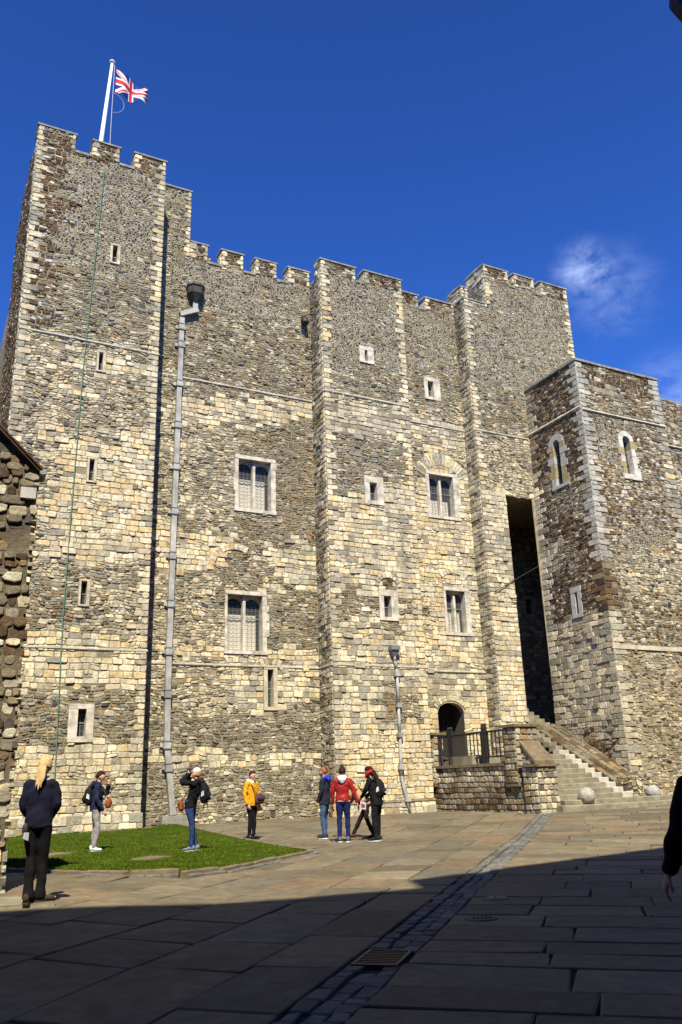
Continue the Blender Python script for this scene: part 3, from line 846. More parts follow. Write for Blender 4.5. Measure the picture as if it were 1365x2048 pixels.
def small_window(root, fc, o, i, mat=M_LIME, glass=True, label=None):
    s0, s1, t0, t1 = o; a, b, c, d = i
    f = empty('small_window', (0, 0, 0)); f.parent = root; f.location = -np.array(rootloc(root)); ROOT[f.name] = np.zeros(3)
    for nm, q in (('jamb', (s0, a, c, d, -.3, .045)), ('jamb', (b, s1, c, d, -.3, .05)), ('lintel', (s0, s1, d, t1, -.3, .055)), ('sill', (s0, s1, t0, c, -.3, .06))):
        mb = MB(); mb.fbox(fc, *q); wbuild(mb, nm, mat, f)
    if label: f['label'] = label
    if glass:
        mb = MB(); mb.add([fc.P(a, c, -.24), fc.P(b, c, -.24), fc.P(b, d, -.24), fc.P(a, d, -.24)], [(0, 1, 2, 3)]); wbuild(mb, 'pane', M_GLASS, f)
        mb = MB(); lattice(mb, fc, a, b, c, d, -.236, .12, .16, bars=(.5,)); wbuild(mb, 'lead_lattice', M_CAME, f)
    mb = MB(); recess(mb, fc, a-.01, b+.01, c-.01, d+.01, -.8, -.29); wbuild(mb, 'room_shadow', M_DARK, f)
    return f
def grow(r, m=0.0): return (r[0]-m, r[1]+m, r[2]-m, r[3]+m)
def fr(w, *pts):
    q = [on_front(x, y, w) for x, y in pts]; return (min(a for a, b in q), max(a for a, b in q), min(b for a, b in q), max(b for a, b in q))

# ------------------------------------------------------------------ the keep
keep = empty('castle_keep', tuple(LW(0, 0, 0)), label='great square stone keep with battlements, mullioned windows and a flag on its left tower', cat='castle')
PK = Pool(); core = MB()
WT, WP, WR = 1.45, 1.15, 0.85
fT, fM, fP, fR = front(WT), front(0.0), front(WP), front(WR)
W1 = (-4.76, -3.0, 11.7, 14.1); W2 = (-5.12, -3.42, 6.04, 8.47); W3 = (4.42, 6.12, 12.47, 14.72); W4 = (4.89, 6.26, 7.2, 9.33)
S1 = (0.54, 1.44, 12.28, 13.51); S2 = (0.98, 1.85, 7.42, 8.68); S3 = (0.58, 1.30, 18.86, 19.68); S4 = (4.66, 5.55, 18.37, 19.52)
SL = (-3.55, -3.0, 3.98, 5.62); DOOR = (4.2, 5.5, 0.0, 4.42)
T1, T2, T3, T4, T5 = (-10.42, -10.04, 20.62, 21.5), (-10.66, -10.33, 15.92, 16.78), (-10.75, -10.41, 11.6, 12.53), (-10.76, -10.40, 7.2, 8.12), (-10.82, -10.03, 2.82, 4.02)
cT = lambda x, y: on_front(x, y, WT); cM = lambda x, y: on_front(x, y, 0); cP = lambda x, y: on_front(x, y, WP); cR = lambda x, y: on_front(x, y, WR)
zT = zonefn('M', [
    ('R', [(0, 640), (320, 700), (345, 520), (70, 500)]),
    ('F', [(70, 240), (345, 300), (335, 570), (150, 540), (60, 420)]),
    ('B', [(70, 240), (128, 262), (135, 340), (118, 460), (100, 520), (88, 600), (70, 662), (10, 650)]),
    ('B', [(120, 250), (340, 310), (338, 350), (120, 300)]),
    ('C', [(90, 690), (310, 722), (308, 760), (95, 722)]),
    ('Y', [(120, 760), (200, 770), (200, 800), (120, 790)]),
    ('Y', [(72, 840), (306, 850), (299, 1125), (40, 1120), (100, 960)]),
    ('M', [(120, 850), (306, 820), (306, 862), (130, 880)]),
    ('C', [(60, 1070), (299, 1075), (297, 1130), (40, 1120)]),
    ('R', [(20, 1150), (297, 1160), (293, 1235), (0, 1250)]),
    ('M', [(150, 1150), (297, 1150), (297, 1250), (190, 1240)]),
    ('Y', [(0, 1250), (293, 1265), (292, 1330), (0, 1322)]),
    ('C', [(0, 1322), (292, 1330), (292, 1380), (0, 1380)]),
    ('R', [(0, 1380), (292, 1380), (291, 1480), (0, 1490)]),
    ('C', [(0, 1490), (291, 1482), (291, 1560), (0, 1570)]),
    ('Y', [(0, 1560), (200, 1560), (200, 1620), (0, 1630)]),
    ('c', [(0, 1600), (291, 1590), (291, 1680), (0, 1690)])], cT)
zM = zonefn('R', [
    ('F', [(330, 380), (640, 520), (640, 668), (330, 590)]),
    ('M', [(300, 800), (476, 830), (470, 1046), (300, 1046)]),
    ('C', [(300, 790), (630, 808), (630, 852), (430, 850), (300, 836)]),
    ('r', [(474, 855), (600, 865), (630, 1085), (430, 1085), (430, 1046), (474, 1046)]),
    ('Y', [(296, 1048), (430, 1056), (480, 1086), (426, 1150), (296, 1160)]),
    ('c', [(530, 1085), (640, 1085), (640, 1180), (530, 1178)]),
    ('M', [(290, 1160), (446, 1160), (446, 1292), (290, 1292)]),
    ('R', [(540, 1180), (640, 1190), (640, 1262), (540, 1262)]),
    ('Y', [(290, 1290), (640, 1290), (640, 1334), (290, 1326)]),
    ('c', [(440, 1334), (640, 1334), (640, 1416), (440, 1424)]),
    ('M', [(290, 1326), (450, 1334), (440, 1434), (290, 1400)]),
    ('D', [(330, 1424), (640, 1420), (640, 1502), (330, 1492)]),
    ('C', [(290, 1498), (640, 1502), (640, 1530), (290, 1526)]),
    ('D', [(280, 1526), (640, 1530), (640, 1660), (280, 1660)])], cM)
zPpoly = [
    ('F', [(620, 500), (960, 580), (960, 745), (620, 735)]),
    ('R', [(620, 735), (960, 745), (960, 815), (620, 790)]),
    ('G', [(640, 795), (960, 848), (960, 892), (640, 868)]),
    ('D', [(650, 868), (845, 890), (845, 955), (650, 945)]),
    ('c', [(640, 965), (970, 950), (980, 1340), (640, 1335)]),
    ('R', [(660, 960), (725, 960), (725, 985), (660, 985)]),
    ('Y', [(840, 885), (900, 890), (912, 1338), (848, 1338)]),
    ('C', [(660, 1000), (720, 1000), (720, 1100), (660, 1100)]),
    ('R', [(655, 1185), (765, 1190), (765, 1222), (655, 1225)]), ('B', [(752, 1160), (800, 1165), (800, 1182), (752, 1178)]),
    ('r', [(795, 1195), (845, 1198), (845, 1225), (795, 1225)]), ('r', [(755, 1240), (800, 1244), (800, 1262), (755, 1262)]),
    ('G', [(640, 1335), (1000, 1340), (1000, 1400), (640, 1400)]),
    ('Y', [(640, 1400), (1010, 1400), (1010, 1660), (640, 1660)]),
    ('c', [(640, 1380), (790, 1380), (790, 1480), (640, 1480)]),
    ('R', [(772, 1384), (846, 1384), (846, 1438), (772, 1438)])]
zP = zonefn('M', zPpoly, cP); zC = zonefn('M', zPpoly, cM)
zR = zonefn('M', [('F', [(900, 500), (1170, 500), (1170, 800), (900, 760)]), ('R', [(900, 760), (1100, 790), (1100, 870), (900, 860)]),
                  ('M', [(940, 860), (1080, 880), (1080, 960), (945, 950)]),
                  ('C', [(950, 965), (1060, 985), (1070, 1130), (960, 1100)]), ('G', [(985, 1060), (1060, 1060), (1070, 1180), (985, 1160)]),
                  ('C', [(960, 1150), (1070, 1190), (1070, 1340), (960, 1340)]), ('Y', [(960, 1330), (1080, 1330), (1080, 1460), (960, 1460)])], cR)
# upper stages get cream corner stones, lower ones mixed
holesT = [T1, T2, T3, T4, T5]
qY = lambda t: 'C' if t > 6 else ('c' if t > 2 else 'G')
lay_wall(PK, fT, -13.4, -8.38, 0, 25.35, zT, holesT, ql='Q', qr=qY); backing(core, fT, -13.4, -8.38, -.3, 25.35, holesT)
holesM = [W1, W2, SL]
lay_wall(PK, fM, -8.38, -1.2, 0, 22.85, zM, holesM); backing(core, fM, -8.38, -1.2, -.3, 22.85, holesM)
holesP = [S1, S2, S3]
lay_wall(PK, fP, -1.2, 3.0, 0, 23.0, zP, holesP, ql=lambda t: 'C' if t > 5.6 else 'G', qr=lambda t: 'C' if t > 15 else 'Y'); backing(core, fP, -1.2, 3.0, -.3, 23.0, holesP)
holesC = [W3, W4, S4, DOOR]
lay_wall(PK, fM, 3.0, 6.78, 0, 23.3, zC, holesC); backing(core, fM, 3.0, 6.78, -.3, 23.3, holesC)
lay_wall(PK, fR, 6.78, 8.2, 0, 23.85, zR, [], ql='C'); backing(core, fR, 6.78, 8.2, -.3, 23.85)
SLOT_T = 13.72
lay_wall(PK, fR, 8.2, 13.7, SLOT_T, 25.4, zR, [], ql=lambda t: 'C' if t > 23.8 else None, qr='C'); backing(core, fR, 8.2, 13.7, SLOT_T, 25.4)
# flanks that look left
flank = lambda t: 'R' if t > 6 else 'D'
def flank_wall(u, w0, w1, t0, t1, zone, q):
    f = side(u); lay_wall(PK, f, w0, w1, t0, t1, (lambda s, t: zone(t)), [], qr=q); backing(core, f, w0, w1, t0-.2, t1)
flank_wall(-1.2, 0.0, WP, 0, 23.0, lambda t: 'F' if t > 19 else ('G' if RND.random() < .6 else 'R') if t > 2 else 'D', lambda t: 'C' if t > 7 else 'G')
flank_wall(6.78, 0.0, WR, 0, 23.85, lambda t: 'F' if t > 20 else 'G', lambda t: 'C' if t > 16.8 else 'G')
flank_wall(-13.4, -5.0, WT, 0, 25.35, lambda t: 'B', 'Q')
flank_wall(8.2, -.65, WR, 23.4, 25.4, lambda t: 'F', 'C')
for u, w, t in ((-8.38, WT, 25.35), (3.0, WP, 23.0), (13.7, WR, 25.4)):
    backing(core, Face(LW(u, 0, 0), WV, ZV, UV), -3.5 if u != 3.0 else 0, w, -.3 if u < 10 else 13.0, t)
# solid inside
for q in ((-13.35, 8.1, -14, -.9, -.3, 22.3), (-13.35, -8.45, -5.0, .55, -.3, 25.0), (-1.1, 2.9, -.95, .3, -.3, 22.6), (8.1, 15.6, -14, -4.1, -.3, 13.6), (8.3, 13.6, -.6, .3, SLOT_T+.02, 25.0), (8.3, 13.6, -14, -.6, SLOT_T+.02, 22.5), (6.85, 8.15, -5.6, .3, -.3, 23.5)):
    core.lbox(*q)
# the deep dark gap beside the corner turret: jamb, head, back wall
backing(core, Face(LW(8.2, 0, 0), WV, ZV, UV), -3.2, WR, -.3, SLOT_T)
core.lbox(8.2, 15.1, -3.25, WR-.004, SLOT_T, SLOT_T+.03)
core.lbox(15.0, 15.15, -3.3, .84, -.3, 14)
fB = front(-3.15)
b_ = [on_front(x, y, -3.15) for x, y in ((1047, 1192), (1074, 1234))]
BW = (b_[0][0], b_[1][0], b_[1][1], b_[0][1])
zB = zonefn('G', [('R', [(1010, 980), (1080, 990), (1090, 1180), (1020, 1180)])], lambda x, y: on_front(x, y, -3.15))
lay_wall(PK, fB, 10.6, 14.9, 2.5, SLOT_T, zB, [BW]); backing(core, fB, 8.2, 15.05, -.3, SLOT_T, [BW])
core.build('wall_core', M_MORTAR, keep)

# battlements: each merlon with its coping, and the sills between them
def merlon(fc, w, s0, s1, z0, z1, thick=0.55, zone='B', left=True, ql='C', qr='C'):
    mb = MB(); mb.fbox(fc, s0, s1, z0-.02, z1, -thick, 0.0); m = mb.build('merlon', M_MORTAR, keep)
    lay_wall(PK, fc, s0, s1, z0, z1, (lambda s, t: zone if RND.random() < .8 else 'R'), [], ql=ql, qr=qr, qw=(.27, .15))
    if left: lay_wall(PK, side(s0), w-thick, w, z0, z1, (lambda s, t: 'c'), [])
    mb = MB(); P = fc.P; e = .06; a, b = s0-.05, s1+.05; m0, m1 = -thick-.06, e
    vs = [P(a, z1, m0), P(b, z1, m0), P(b, z1, m1), P(a, z1, m1), P(a, z1+.07, m0), P(b, z1+.07, m0), P(b, z1+.07, m1), P(a, z1+.07, m1), P(a+.03, z1+.15, (m0+m1)/2-.1), P(b-.03, z1+.15, (m0+m1)/2-.1), P(b-.03, z1+.15, (m0+m1)/2+.1), P(a+.03, z1+.15, (m0+m1)/2+.1)]
    mb.add(vs, [(3, 2, 1, 0)]+[(r*4+k, r*4+(k+1) % 4, r*4+4+(k+1) % 4, r*4+4+k) for r in range(2) for k in range(4)]+[(8, 9, 10, 11)])
    mb.build('coping', M_COPE, m)
def crenel(fc, s0, s1, z, thick=0.55):
    mb = MB(); mb.fbox(fc, s0+.01, s1-.01, z-.1, z, -thick-.04, .05); mb.build('crenel_sill', M_COPE, keep)
    mb = MB(); mb.fbox(fc, s0-.02, s1+.02, z-2.2, z-.1, -thick, -.01); mb.build('parapet', M_MORTAR, keep)
def battlement(fc, w, ms, zs, z1, **k):
    for i, (a, b) in enumerate(ms):
        merlon(fc, w, a, b, zs, z1, left=(i > 0 or k.get('first', True)), **{q: v for q, v in k.items() if q != 'first'})
        if i+1 < len(ms): crenel(fc, b, ms[i+1][0], zs)
battlement(fT, WT, [(-13.4, -12.0), (-11.33, -10.28), (-9.67, -8.38)], 25.35, 26.05)
battlement(fM, 0, [(-6.85, -6.06), (-5.43, -4.43), (-3.86, -2.85), (-2.27, -1.22)], 22.85, 23.6)
battlement(fP, WP, [(-1.2, .55), (1.02, 3.0)], 23.0, 23.62)
battlement(fM, 0, [(3.02, 4.65), (5.08, 6.75)], 23.3, 23.92)
merlon(fR, WR, 6.78, 8.2, 23.7, 23.85, zone='G', left=False)
merlon(fR, WR, 8.2, 9.75, 25.4, 26.15, thick=1.5); crenel(fR, 9.75, 10.15, 25.4)
battlement(fR, WR, [(10.15, 11.45), (11.9, 13.7)], 25.4, 26.15)
merlon(fM, 0, -8.36, -6.85, 22.85, 26.15, thick=1.2, zone='F')      # the stepped end beside the tower
merlon(front(.0), .0, 7.3, 7.75, 22.3, 25.15, thick=1.2, zone='F')
fL = side(-13.4)
mb = MB()
for a, b in ((.35, WT-.02), (-1.5, -.4), (-3.6, -2.2)):
    if a < 0: mb.lbox(-13.4, -12.85, a, b, 25.35, 26.05); lay_wall(PK, fL, a, b, 25.35, 26.05, (lambda s, t: 'B'), [])
    else: lay_wall(PK, fL, .9, WT, 25.35, 26.05, (lambda s, t: 'B'), [])
mb.build('merlon', M_MORTAR, keep)
mb = MB(); mb.lbox(-13.44, -12.8, -5, .85, 25.2, 25.35); mb.build('crenel_sill', M_COPE, keep)
# handrails glimpsed in the turret's gaps
for a, b in ((9.7, 10.2), (11.4, 11.95)):
    mb = MB(); mb.sweep([LW(a, .4, 25.95), LW(b, .4, 25.95)], [.02, .02], n=6); mb.build('handrail', M_IRON, keep)
# string courses, in lengths
def string(fc, a, b, z, h=.13, p=.055, mat=M_LIME, name='string_course'):
    s = a
    while s < b-.05:
        l = min(RND.uniform(.7, 1.5), b-s)
        if b-s-l < .4: l = b-s
        mb = MB(); P = fc.P; j = RND.uniform(-.012, .012); pp = p+j
        mb.hexa([P(s+.004, z-h, -.02), P(s+l-.004, z-h, -.02), P(s+l-.004, z, -.02), P(s+.004, z, -.02), P(s+.004, z-h*.6, pp), P(s+l-.004, z-h*.6, pp), P(s+l-.004, z-.02, pp), P(s+.004, z-.02, pp)])
        mb.build(name, mat, keep); s += l
M_STR = plain('weathered_string', (0.54, 0.49, 0.37), 0.9, 0.2, var=(0.6, 1.15), vs=3, bs=14, bst=0.5, coord='World')
string(fT, -13.42, -8.36, 17.15, mat=M_STR); string(fM, -8.36, -1.2, 17.15, mat=M_STR); string(fP, -1.24, 3.02, 17.2, mat=M_STR); string(fM, 3.02, 6.78, 17.1, mat=M_STR); string(fR, 6.76, 9.9, 16.85, mat=M_STR)
string(fT, -13.42, -8.36, 5.85, p=.05, mat=M_STR); string(fM, -8.36, -1.2, 5.66, p=.06, mat=M_STR); string(fP, -1.24, 3.02, 5.66, p=.05, mat=M_STR); string(fM, 3.02, 6.78, 5.7, p=.05, mat=M_STR)
string(side(-1.2), 0, WP, 17.2, mat=M_STR); string(side(-1.2), 0, WP, 5.66, mat=M_STR); string(side(6.78), 0, WR, 16.85, mat=M_STR)
# battered base under the tower and the pilaster
for fc, a, b, w in ((fT, -13.45, -8.33, .16), (fP, -1.26, 3.05, .1)):
    PB = Pool(); f2 = Face(fc.P(0, 0, w), UV, ZV-.14*WV, WV)
    lay_wall(PK, f2, a, b, -.1, .62, (lambda s, t: 'G' if RND.random() < .6 else 'c'), [])
    mb = MB(); backing(mb, f2, a, b, -.3, .62); mb.fbox(fc, a, b, .55, .62, 0, .07); mb.build('battered_base', M_MORTAR, keep)
# relieving arches and arched heads
PK.voussoirs(fM, -4.72, 9.2, .88, 1.14, rad(178), rad(62), 11, 'Y', .055)
PK.voussoirs(fM, 5.28, 14.05, 1.02, 1.6, rad(24), rad(156), 19, 'c', .035)
PK.voussoirs(fM, -3.27, 5.15, .52, .82, rad(5), rad(175), 11, 'G', .045)
PK.voussoirs(fP, 1.42, 8.72, .46, .66, rad(10), rad(170), 9, 'c', .055)
PK.voussoirs(fM, 4.85, 3.55, .86, 1.08, rad(38), rad(142), 13, 'C', .06)
PK.voussoirs(fM, 5.5, 9.0, .95, 1.2, rad(50), rad(130), 8, 'Y', .05)
# windows
two_light_window(keep, fM, *W1, blind=.64, label='upper two-light window left of the pilaster')
two_light_window(keep, fM, *W2, blind=.66, jl=.1, jr=.18, label='lower two-light window left of the pilaster with one broken jamb')
two_light_window(keep, fM, *W3, blind=.42, jl=.13, jr=.26, label='upper two-light window right of the pilaster')
two_light_window(keep, fM, *W4, blind=.5, jl=.12, jr=.25, label='lower two-light window right of the pilaster')
small_window(keep, fP, S1, (.78, 1.13, 12.44, 13.25), label='small square window at mid height of the pilaster')
small_window(keep, fP, S2, (1.19, 1.53, 7.56, 8.43), label='small square window low on the pilaster')
small_window(keep, fP, S3, (.84, .98, 18.96, 19.5), glass=False, label='narrow slit high on the pilaster')
small_window(keep, fM, S4, (4.86, 5.17, 18.5, 19.33), label='small barred window high on the right bay')
M_OLDQ = plain('old_dressed_stone', (0.52, 0.455, 0.31), 0.9, 0.2, var=(0.6, 1.2), vs=4, bs=16, bst=0.6, coord='World')
for r, (a, b), m in ((T1, (.09, .11), M_OLDQ), (T2, (.07, .11), M_OLDQ), (T3, (.07, .1), M_OLDQ), (T4, (.07, .1), M_OLDQ)):
    small_window(keep, fT, r, (r[0]+a, r[1]-b, r[2]+.06, r[3]-.06), mat=m, glass=True)
small_window(keep, fT, T5, (-10.53, -10.27, 3.0, 3.86), label='tall slit in a fresh white stone frame near the foot of the tower')
small_window(keep, fM, SL, (-3.4, -3.16, 4.1, 5.5), mat=M_OLDQ, label='tall leaded slit below the lower left window')
small_window(keep, fB, BW, (BW[0]+.08, BW[1]-.08, BW[2]+.1, BW[3]-.1), mat=M_OLDQ)
# arched doorway behind the stair landing
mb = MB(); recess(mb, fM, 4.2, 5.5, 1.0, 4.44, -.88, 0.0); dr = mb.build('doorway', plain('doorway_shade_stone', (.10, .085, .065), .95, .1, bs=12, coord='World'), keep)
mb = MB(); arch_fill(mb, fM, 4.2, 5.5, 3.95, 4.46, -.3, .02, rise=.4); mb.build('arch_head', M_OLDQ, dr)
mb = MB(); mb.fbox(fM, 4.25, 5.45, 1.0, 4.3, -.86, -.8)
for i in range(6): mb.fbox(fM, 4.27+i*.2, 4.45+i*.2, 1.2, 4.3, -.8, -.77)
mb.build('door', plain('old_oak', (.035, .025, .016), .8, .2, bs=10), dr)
PK.finish(keep)

# ------------------------------------------------------------------ forebuilding
fore = empty('forebuilding_tower', tuple(LW(10, 4, 0)), label='lower brown-stoned tower with white corner blocks beside the entrance stair', cat='tower')
PF = Pool(); core = MB()
HF = 19.35
U0, U1, WF0, WF1 = 9.64, 10.07, 4.85, 4.39
TF = (LW(0, WF1, HF)-LW(0, WF0, 0))/HF           # leaning front
TL = (LW(U1, 0, HF)-LW(U0, 0, 0))/HF             # leaning left side
fF = Face(LW(0, WF0, 0), UV, TF, WV); fS = Face(LW(U0, 0, 0), WV, TL, -UV)
ul = lambda t: U0+(U1-U0)*t/HF
wl = lambda t: WF0+(WF1-WF0)*t/HF
def batter_wall(pool, fc, a, b, t0, t1, zone, holes, ql, qr):
    t = t0
    k = 0
    while t < t1-.03:
        h = RND.uniform(.2, .29)
        if t1-t-h < .1: h = t1-t
        s0 = a(t) if callable(a) else a; s1 = b(t) if callable(b) else b
        long = k % 2 == 0; e0, e1 = s0, s1
        hit = lambda p, q: any(p < hb and q > ha and t < hd and t+h > hc for ha, hb, hc, hd in holes)
        if ql and ql(t):
            w = (.62 if long else .34)*RND.uniform(.85, 1.15); pool.stone(fc, s0-.045, s0+w, t, t+h, ASH, pick(ql(t)), proud=.045); e0 = s0+w
        if qr and qr(t):
            w = (.34 if long else .62)*RND.uniform(.85, 1.15); pool.stone(fc, s1-w, s1+.045, t, t+h, ASH, pick(qr(t)), proud=.045); e1 = s1-w
        lay_region(pool, fc, e0, e1, t, t+h, zone, holes)
        t += h; k += 1
ZONES['V'] = (RUB, [(BRN, 3), (BGR, 3), (OCH, .5), (GDK, 2)])
ZONES['d'] = (BLK, [(BRN, 2), (GDK, 3.4), (BGR, 2), (DBR, 1.6), (GREY, .6)])
ZONES['W'] = (ASH, [((.50, .47, .385), 3), ((.42, .395, .325), 2), ((.34, .31, .24), 1)])
qcorner = lambda t: 'W' if t > 9.75 else ('B' if t > 7.55 else 'Q')
AF = (12.22, 12.66, 14.05, 15.95); AL = (2.44, 2.86, 13.85, 16.05); FS = (2.83, 3.0, 7.85, 8.8)
oF = (11.98, 12.9, 13.8, 16.25); oL = (2.16, 3.16, 13.7, 16.45); oS = (2.58, 3.22, 7.7, 9.05)
cF = lambda x, y: on_front(x, y, 4.6); cL = lambda x, y: on_side(x, y, 9.85)
zL = zonefn('B', [
    ('R', [(1060, 960), (1130, 960), (1215, 1010), (1215, 1060), (1070, 1010)]),
    ('G', [(1085, 1100), (1135, 1070), (1140, 1140), (1090, 1150)]),
    ('R', [(1120, 1080), (1160, 1080), (1160, 1150), (1120, 1150)]),
    ('G', [(1060, 1262), (1120, 1248), (1140, 1236), (1260, 1200), (1300, 1640), (1060, 1640)]),
    ('P', [(1050, 1500), (1180, 1475), (1280, 1530), (1300, 1680), (1050, 1680)]),
    ('B', [(1170, 1470), (1240, 1480), (1240, 1550), (1180, 1490)])], cL)
zF = zonefn('b', [
    ('B', [(1140, 720), (1330, 760), (1330, 800), (1180, 770)]),
    ('R', [(1180, 800), (1310, 850), (1310, 880), (1180, 830)]),
    ('G', [(1190, 760), (1240, 770), (1240, 800), (1190, 790)]),
    ('F', [(1180, 830), (1230, 850), (1230, 920), (1190, 900)]),
    ('F', [(1240, 1050), (1330, 1050), (1330, 1110), (1250, 1120)]),
    ('M', [(1230, 1120), (1365, 1100), (1365, 1190), (1240, 1190)]),
    ('b', [(1240, 1190), (1400, 1190), (1400, 1290), (1240, 1290)]),
    ('K', [(1240, 1296), (1420, 1300), (1420, 1700), (1240, 1700)])], cF)
batter_wall(PF, fS, .88, wl, 0, HF, zL, [oL, oS], lambda t: 'G' if t < SLOT_T else ('b' if RND.random() < .6 else 'Q'), qcorner)
batter_wall(PF, fF, ul, 15.2, 0, HF, zF, [oF], qcorner, lambda t: 'W' if t > 17.2 else ('M' if RND.random() < .6 else 'Q'))
fF2 = Face(LW(0, WF0-.22, 0), UV, TF, WV)
batter_wall(PF, fF2, 15.2, 22, 0, 18.5, zF, [], None, None)
def quad_strip(fc, a, b, t0, t1, holes, n=0.0):
    ts = sorted({t0, t1, *[x for h in holes for x in h[2:]], *np.linspace(t0, t1, 8)})
    for i in range(len(ts)-1):
        e0, e1 = ts[i], ts[i+1]; m = (e0+e1)/2
        A = lambda t: a(t) if callable(a) else a
        B = lambda t: b(t) if callable(b) else b
        hs = sorted([h for h in holes if h[2] < m < h[3]])
        x = None
        segs = []; cur = ('a',)
        left = A; 
        for h in hs:
            segs.append((left, (lambda t, q=h[0]: q))); left = (lambda t, q=h[1]: q)
        segs.append((left, B))
        for p, q in segs:
            core.add([fc.P(p(e0), e0, n), fc.P(q(e0), e0, n), fc.P(q(e1), e1, n), fc.P(p(e1), e1, n)], [(0, 1, 2, 3)])
quad_strip(fS, .8, wl, -.3, HF, [oL, oS]); quad_strip(fF, ul, 15.2, -.3, HF, [oF]); quad_strip(fF2, 15.2, 22, -.3, 18.5, [])
core.lbox(U1+.75, 15.1, .86, 3.5, -.3, HF-.1); core.lbox(9.72, 15.1, .84, .86, -.3, HF-.05); core.lbox(15.1, 22, -8, 3.4, -.3, 18.2); core.lbox(10.1, 15.15, .9, 4.3, HF-.12, HF)
core.build('wall_core', M_MORTAR, fore)
# coping round the top, in slabs
def slab_run(root, P, a, b, z, w0, w1, h, mat, name='coping', step=1.1):
    s = a
    while s < b-.02:
        l = min(step*RND.uniform(.8, 1.25), b-s)
        if b-s-l < .4: l = b-s
        mb = MB(); j = RND.uniform(-.012, .012)
        vs = [P(s+.003, w0, z), P(s+l-.003, w0, z), P(s+l-.003, w1+j, z), P(s+.003, w1+j, z), P(s+.003, w0, z+h), P(s+l-.003, w0, z+h), P(s+l-.003, w1+j, z+h*.8), P(s+.003, w1+j, z+h*.8)]
        mb.hexa(vs); mb.build(name, mat, root); s += l
slab_run(fore, lambda s, w, z: LW(s, w, z), U1-.08, 15.28, HF, 3.4, WF1+.09, .13, M_COPE)
slab_run(fore, lambda s, w, z: LW(w, s, z), .86, 3.4, HF, U1+.8, U1-.1, .13, M_COPE)
slab_run(fore, lambda s, w, z: LW(s, w, z), 15.3, 22, 18.5, 3.2, WF0-.22-.42, .12, M_COPE)
for fc, a, b, z in ((fS, .9, WF0-.41, 17.1), (fF, U1-.05, 15.2, 16.95), (fF2, 15.2, 22, 16.1)):
    s = a
    while s < b-.05:
        l = min(RND.uniform(.6, 1.2), b-s); mb = MB(); P = fc.P
        mb.hexa([P(s+.004, z-.14, -.02), P(s+l-.004, z-.14, -.02), P(s+l-.004, z, -.02), P(s+.004, z, -.02), P(s+.004, z-.09, .1), P(s+l-.004, z-.09, .1), P(s+l-.004, z-.03, .07), P(s+.004, z-.03, .07)])
        mb.build('string_course', M_STR if fc is not fS else M_LIME, fore); s += l
s = U0+.05
while s < 22:
    l = RND.uniform(.6, 1.2); mb = MB(); mb.fbox(fF, s+.004, s+l-.004, 6.1, 6.28, -.02, .06); mb.build('string_course', M_STR, fore); s += l
def arched_slit(root, fc, o, i, spring, mats, label):
    a, b, c, d = i; s0, s1, t0, t1 = o
    f = None; t = t0
    mb = MB(); mb.fbox(fc, s0-.02, s1+.12, t0, c, -.3, .07); f = mb.build('arched_slit_window', mats[0], root); f['label'] = label
    t = c; k = 0
    while t < spring-.02:
        h = min(RND.uniform(.28, .42), spring-t)
        if spring-t-h < .15: h = spring-t
        for e0, e1, q in ((s0, a, 0), (b, s1, 1)):
            ex = .13 if (k+q) % 2 else .0
            mb = MB(); mb.fbox(fc, e0-(ex if q == 0 else 0), e1+(ex if q else 0), t+.004, t+h-.004, -.3, .05+RND.uniform(-.008, .01)); mb.build('jamb_stone', RND.choice(mats), f)
        t += h; k += 1
    m = (a+b)/2; r0, r1 = (b-a)/2, (s1-s0)/2; nseg = 7
    for k in range(nseg):
        a0, a1 = math.pi*k/nseg, math.pi*(k+1)/nseg; mb = MB(); vs = []
        for n in (-.3, .055):
            for an, r in ((a0+.01, r0), (a1-.01, r0), (a1-.01, r1), (a0+.01, r1)): vs.append(fc.P(m+r*math.cos(an), spring+r*math.sin(an)*1.02, n))
        mb.hexa(vs); mb.build('arch_stone', mats[0], f)
    mb = MB(); recess(mb, fc, a-.01, b+.01, c-.01, spring+r0+.03, -.75, -.29); mb.build('room_shadow', M_DARK, f)
    mb = MB(); mb.add([fc.P(a, c, -.26), fc.P(b, c, -.26), fc.P(b, spring+r0, -.26), fc.P(a, spring+r0, -.26)], [(0, 1, 2, 3)]); mb.build('pane', M_GLASS, f)
    mb = MB(); lattice(mb, fc, a, b, c, spring+r0*.7, -.255, .11, .12, bars=(.3, .6)); mb.build('lead_lattice', M_IRON, f)
M_WLIME = plain('white_limestone', (.62, .57, .47), .85, .2, var=(.6, 1.15), vs=4, bs=16, bst=.4, coord='World')
M_GLIME = plain('grey_limestone', (.40, .385, .35), .85, .2, var=(.75, 1.15), vs=5, bs=16, bst=.4, coord='World')
M_OLIME = plain('lichened_limestone', (.33, .27, .14), .88, .2, var=(.7, 1.2), vs=5, bs=16, bst=.4, coord='World')
arched_slit(fore, fF, oF, AF, 15.72, [M_WLIME, M_WLIME, M_OLIME], 'round-headed slit in white stone on the front of the brown tower')
arched_slit(fore, fS, oL, AL, 15.85, [M_GLIME, M_OLIME, M_OLIME], 'round-headed slit in stained stone on the left side of the brown tower')
def fill_to(pool, fc, o, a0, a1): pass
